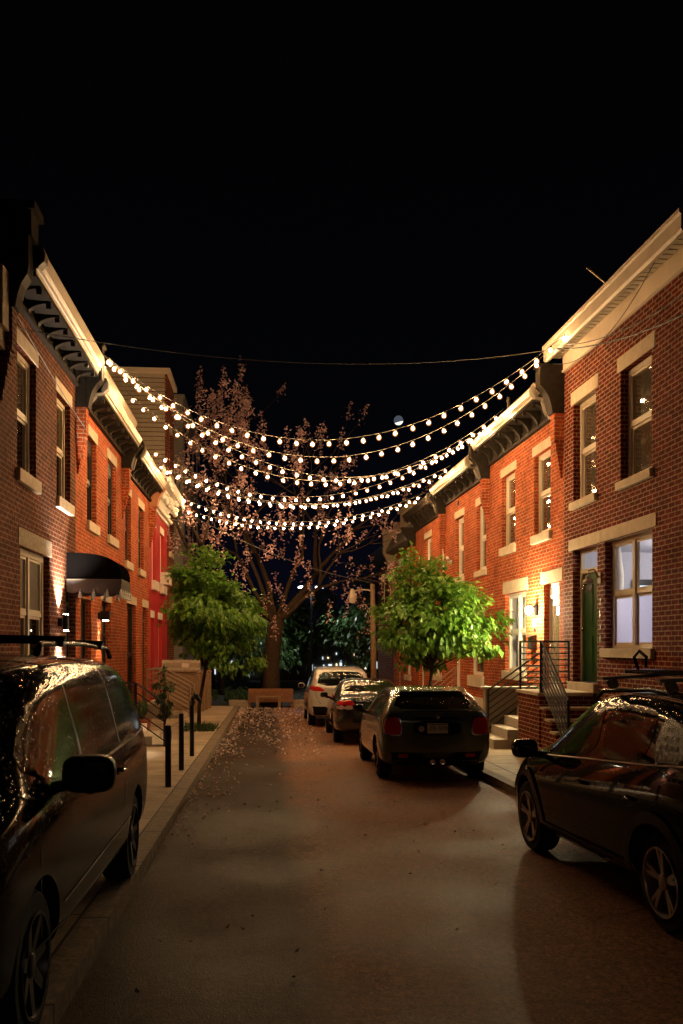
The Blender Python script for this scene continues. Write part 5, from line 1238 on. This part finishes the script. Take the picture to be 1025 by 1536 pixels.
for t in (2.0, 1.05): c.solid('cross_bar', 'iron_warm', lambda m: (m.box(W, -.66, .66, t - 2.085 - .035, t - 2.085 + .035, 1.655, 1.68), m.tube([(-.55, t - 2.085, 1.59), (-.58, t - 2.085, 1.66)], .045, 8), m.tube([(.55, t - 2.085, 1.59), (.58, t - 2.085, 1.66)], .045, 8)))
c.solid('bike_tray', 'trim_black', lambda m: (m.box(W, -.30, -.20, -1.35, .25, 1.685, 1.72), m.tube([(-.25, .1, 1.72), (-.25, .16, 1.82), (-.25, .06, 1.87), (-.25, -.06, 1.82), (-.25, -.04, 1.74)], .014, 8), m.tube([(-.25, -.9, 1.72), (-.25, -.86, 1.80), (-.25, -.98, 1.83), (-.25, -1.05, 1.74)], .014, 8)))
c.solid('roof_fin', 'crossover_paint', lambda m: m.prism(lambda s_, o, z: (s_, o, z), -.012, .012, [(-1.62, 1.47), (-1.42, 1.53), (-1.55, 1.56)]))
c.mirror(2.93, 1.04, .90, 'crossover_paint', (.23, .15, .17)); c.wheels((.78, 3.38), 5, twin=True)
# green hatchback
secs = [(0, .46, .66, .64, .80, .56, .90), (.05, .30, .79, .77, .94, .66, 1.05), (.14, .22, .85, .815, .99, .68, 1.13), (.30, .2, .86, .82, 1.0, .645, 1.27), (.48, .2, .863, .82, 1.0, .60, 1.365), (.9, .18, .863, .82, .99, .60, 1.41), (1.6, .17, .863, .81, .98, .60, 1.414),
        (2.1, .17, .863, .81, .97, .59, 1.37), (2.4, .17, .863, .80, .96, .60, 1.25), (2.75, .17, .86, .79, .93, .60, 1.03), (3.0, .17, .855, .77, .93, .60, .99), (3.4, .18, .83, .71, .88, .56, .93), (3.7, .22, .74, .6, .76, .46, .80), (3.83, .3, .58, .48, .62, .36, .66), (3.85, .36, .5, .42, .56, .32, .6)]
mx_, my_ = 2.53, 15.15
c = Car('hatchback', 'dark green hatchback with large red tail lights and a pale licence plate', 'car', (mx_, my_, gz(my_)), (-K, 0, 0), 3.85, secs, 'hatch_paint', (.70, 3.20), .858, .31)
c.decal('rear_window', 'hatch_glass', [(-.655, 1.095), (-.53, 1.335), (0, 1.36), (.53, 1.335), (.655, 1.095), (0, 1.08)], 'rear', smooth=1, step=.05)
c.decal('side_window', 'hatch_glass', [(2.68, 1.0), (2.3, 1.28), (2.0, 1.345), (1.05, 1.345), (.66, 1.30), (.48, 1.06)], smooth=2)
c.decal('pillar', 'hatch_paint', stroke([(1.28, .97), (1.24, 1.36)], .05), off=.008, smooth=0)
tls = []
for sg in (-1, 1):
    pl = [(sg * .53, .69), (sg * .78, .70), (sg * .80, .84), (sg * .755, .985), (sg * .56, .985), (sg * .525, .84)]
    ring = c.decal('light_bezel', 'chrome', pl, 'rear', off=.010, step=.05)[0]
    cx_ = sg * .66; c.decal('tail_light', 'tail_red', [(cx_ + (x - cx_) * .86, .838 + (z - .838) * .86) for x, z in pl], 'rear', off=.022, step=.04)
c.decal('plate_recess', 'trim_black', [(-.36, .70), (.36, .70), (.36, .92), (-.36, .92)], 'rear', off=.003, smooth=1)
c.decal('handle_bar', 'trim_black', [(-.34, .93), (.34, .93), (.34, .965), (-.34, .965)], 'rear', off=.02, smooth=1)
c.decal('chrome_strip', 'chrome', stroke([(-.70, 1.045), (-.3, 1.052), (.3, 1.052), (.70, 1.045)], .014), 'rear', off=.010, smooth=0)
c.decal('lower_bumper', 'trim_black', [(-.66, .24), (.66, .24), (.70, .46), (.25, .44), (.17, .36), (-.17, .36), (-.25, .44), (-.70, .46)], 'rear', off=.004, smooth=0)
c.decal('bumper_seam', 'seam_black', stroke([(-.80, .635), (0, .62), (.80, .635)], .012), 'rear', off=.003, smooth=0)
c.decal('bumper_trim', 'chrome', stroke([(-.62, .33), (-.3, .31), (-.2, .40), (0, .42), (.2, .40), (.3, .31), (.62, .33)], .008), 'rear', off=.012, smooth=0)
for sg in (-1, 1): c.decal('reflector', 'tail_red', [(sg * .44, .375), (sg * .58, .375), (sg * .58, .425), (sg * .44, .425)], 'rear', off=.012, smooth=0)
for sg in (-1, 1): c.solid('exhaust', 'chrome', lambda m: m.lathe((sg * .075, -1.96, .305), [(.042, .1), (.042, 0), (.034, 0), (.034, .08)], 16, 'y'), smooth=40)
pl_ = c.solid('licence_plate', 'plate', lambda m: m.box(W, -.155, .155, -1.985, -1.97, .735, .885), bevel=.004)
text('LZR-5090', .088, (0, -1.987, .808), (R(90), 0, 0), 'plate_characters', 'plate_ink', pl_, .001)
m = MB(); m.box(W, -.15, .15, -1.9875, -1.9855, .866, .881); m.build('plate_band', 'plate_ink', pl_)
c.solid('badge', 'chrome', lambda m: (m.lathe((0, -1.965, .985), [(0, -.012), (.03, -.01), (.034, 0), (.03, .01)], 14, 'y'), m.box(W, -.085, -.034, -1.97, -1.962, .980, .998), m.box(W, .034, .085, -1.97, -1.962, .980, .998)))
c.decal('sticker', 'gutter_metal', arc((-.235, .80), .045, 0, 340, 14), 'rear', off=.006, smooth=0)
for pl in ([(2.42, .35), (2.45, .95)], [(1.2, .36), (1.18, .95)]): c.decal('panel_seam', 'seam_black', stroke(pl, .010), off=.003, smooth=0)
c.solid('roof_spoiler', 'hatch_paint', lambda m: m.prism(W, -.52, .52, [(-1.60, 1.345), (-1.585, 1.365), (-1.3, 1.412), (-1.3, 1.385)]), bevel=.006)
for x in (-.35, .33): c.blob('headrest', 'well_black', (.26, .1, .2), (x, -.9, 1.16), .6)
c.solid('antenna', 'trim_black', lambda m: m.tube([(0, -1.2, 1.41), (0, -1.4, 1.52)], .008, 6))
c.mirror(2.55, .99, .84, 'trim_black', (.19, .13, .14)); c.wheels((.70, 3.20), 5, 'rim_dark', twin=False)
# dark sedan
secs = [(0, .48, .62, .60, .85, .55, .95), (.06, .32, .80, .77, .94, .66, 1.02), (.3, .24, .86, .815, .96, .68, 1.06), (.75, .2, .87, .81, .96, .66, 1.08), (1.05, .2, .87, .81, .95, .60, 1.22), (1.4, .2, .87, .81, .94, .58, 1.38), (1.9, .2, .87, .81, .93, .58, 1.425), (2.4, .2, .87, .81, .92, .57, 1.40),
        (2.8, .2, .87, .80, .91, .56, 1.20), (3.15, .2, .865, .78, .90, .58, 1.0), (3.6, .2, .85, .74, .87, .56, .92), (4.1, .24, .76, .64, .76, .48, .78), (4.35, .32, .58, .5, .62, .38, .64), (4.4, .4, .46, .42, .56, .3, .58)]
sx_, sy_ = 2.30, 21.2
c = Car('sedan', 'dark grey wet sedan parked between the hatchback and the white car', 'car', (sx_, sy_, gz(sy_)), (-K, 0, 0), 4.4, secs, 'sedan_paint', (1.0, 3.53), .865, .315)
c.decal('rear_window', 'sedan_glass', [(-.60, 1.13), (-.49, 1.375), (0, 1.395), (.49, 1.375), (.60, 1.13)], 'rear', smooth=1, step=.05)
c.decal('side_window', 'sedan_glass', [(2.95, .98), (2.5, 1.28), (2.2, 1.35), (1.6, 1.35), (1.15, 1.15), (1.0, .99)], smooth=2)
for sg in (-1, 1):
    c.decal('tail_light', 'tail_red', [(sg * .44, .86), (sg * .80, .87), (sg * .79, .955), (sg * .50, .97)], 'rear', off=.01, smooth=1); c.decal('turn_signal', 'tail_clear', [(sg * .46, .78), (sg * .82, .78), (sg * .81, .866), (sg * .44, .856)], 'rear', off=.01, smooth=1)
c.decal('boot_seam', 'seam_black', stroke([(-.44, .62), (-.42, .95), (.42, .95), (.44, .62)], .012), 'rear', off=.003, smooth=0); c.decal('bumper_seam', 'seam_black', stroke([(-.8, .66), (.8, .66)], .012), 'rear', off=.003, smooth=0)
c.decal('licence_plate', 'plate', [(-.15, .70), (.15, .70), (.15, .85), (-.15, .85)], 'rear', off=.012, smooth=0)
for pl in ([(2.6, .35), (2.62, .97)], [(1.55, .36), (1.5, .97)]): c.decal('panel_seam', 'seam_black', stroke(pl, .010), off=.003, smooth=0)
c.mirror(2.72, 1.0, .84, 'sedan_paint', (.19, .12, .13)); c.wheels((1.0, 3.53), 5, 'rim_dark', twin=True)
# white car
secs = [(0, .5, .7, .66, .95, .58, 1.08), (.07, .34, .86, .82, 1.02, .68, 1.2), (.2, .26, .91, .86, 1.05, .7, 1.42), (.5, .24, .92, .87, 1.06, .7, 1.6), (1.1, .22, .92, .86, 1.05, .69, 1.67), (2.0, .22, .92, .86, 1.03, .68, 1.68), (2.6, .22, .92, .86, 1.02, .66, 1.62), (3.1, .22, .92, .85, 1.01, .64, 1.36), (3.5, .22, .91, .82, 1.0, .62, 1.1),
        (4.0, .24, .86, .74, .95, .58, 1.0), (4.45, .3, .72, .6, .78, .48, .84), (4.65, .42, .5, .45, .64, .34, .68)]
ux, uy = 2.02, 26.7
c = Car('sport_utility_car', 'cream white sport utility car, farthest in the parked row', 'car', (ux, uy, gz(uy)), (-K, 0, 0), 4.65, secs, 'suv_paint', (1.0, 3.7), .915, .36)
c.decal('rear_window', 'hatch_glass', [(-.68, 1.13), (-.60, 1.5), (0, 1.54), (.60, 1.5), (.68, 1.13)], 'rear', smooth=1, step=.05)
c.decal('side_window', 'hatch_glass', [(3.2, 1.09), (2.7, 1.46), (2.2, 1.57), (1.1, 1.57), (.6, 1.45), (.5, 1.14)], smooth=2)
for sg in (-1, 1): c.decal('tail_light', 'tail_red', [(sg * .42, .98), (sg * .86, 1.0), (sg * .84, 1.13), (sg * .62, 1.12)], 'rear', off=.01, smooth=1)
c.decal('tail_light', 'tail_red', [(.02, 1.0), (.34, 1.04), (.30, 1.12), (.06, 1.13)], off=.012, smooth=1)
c.decal('lower_bumper', 'trim_black', [(-.78, .3), (.78, .3), (.8, .58), (-.8, .58)], 'rear', off=.006, smooth=0); c.decal('tailgate_seam', 'seam_black', stroke([(-.66, 1.1), (-.72, .9), (-.6, .66), (.6, .66), (.72, .9), (.66, 1.1)], .012), 'rear', off=.003, smooth=0)
c.decal('licence_plate', 'plate', [(-.15, .82), (.15, .82), (.15, .97), (-.15, .97)], 'rear', off=.012, smooth=0)
c.mirror(3.0, 1.08, .90, 'suv_paint', (.2, .13, .15)); c.wheels((1.0, 3.7), 5, twin=False)

# ------------------------------------------------------------------ sky, camera, render
w = bpy.data.worlds.new('World'); S.world = w; w.use_nodes = True; nt = w.node_tree
bg = nt.nodes['Background']; tc = node(nt, 'ShaderNodeTexCoord'); sp = node(nt, 'ShaderNodeSeparateXYZ'); L(nt, tc.outputs['Generated'], sp.inputs[0])
cr = node(nt, 'ShaderNodeValToRGB'); el = cr.color_ramp.elements
el[0].position = 0; el[0].color = (.0018, .0021, .0062, 1); el[1].position = .5; el[1].color = (.0007, .0007, .001, 1)
e = el.new(.12); e.color = (.0015, .0017, .0042, 1); e = el.new(.26); e.color = (.0010, .0011, .0018, 1)
L(nt, sp.outputs[2], cr.inputs[0]); L(nt, cr.outputs[0], bg.inputs[0]); bg.inputs[1].default_value = 1.0
cd = bpy.data.cameras.new('camera'); co = bpy.data.objects.new('camera', cd); C.objects.link(co)
co.location = (0, 0, 1.82); co.rotation_euler = (R(90), 0, R(-4.714)); cd.sensor_width = 36; cd.lens = 1340 / 1536 * 36; cd.shift_y = (970 - 768) / 1536; cd.clip_start = .05; cd.clip_end = 6000
S.camera = co
vs = S.view_settings; S.display_settings.display_device = 'sRGB'; vs.view_transform = 'Standard'; vs.look = 'None'; vs.exposure = 0; vs.gamma = 1
cy = S.cycles; cy.use_denoising = True
try: cy.denoiser = 'OPENIMAGEDENOISE'; cy.denoising_input_passes = 'RGB_ALBEDO_NORMAL'; cy.denoising_prefilter = 'ACCURATE'
except Exception: pass
cy.use_adaptive_sampling = False; cy.light_sampling_threshold = 0.0; cy.use_light_tree = True; cy.max_bounces = 6; cy.diffuse_bounces = 3; cy.glossy_bounces = 3; cy.transmission_bounces = 3; cy.transparent_max_bounces = 8
cy.sample_clamp_indirect = 4.0; cy.sample_clamp_direct = 0.0; cy.caustics_reflective = False; cy.caustics_refractive = False
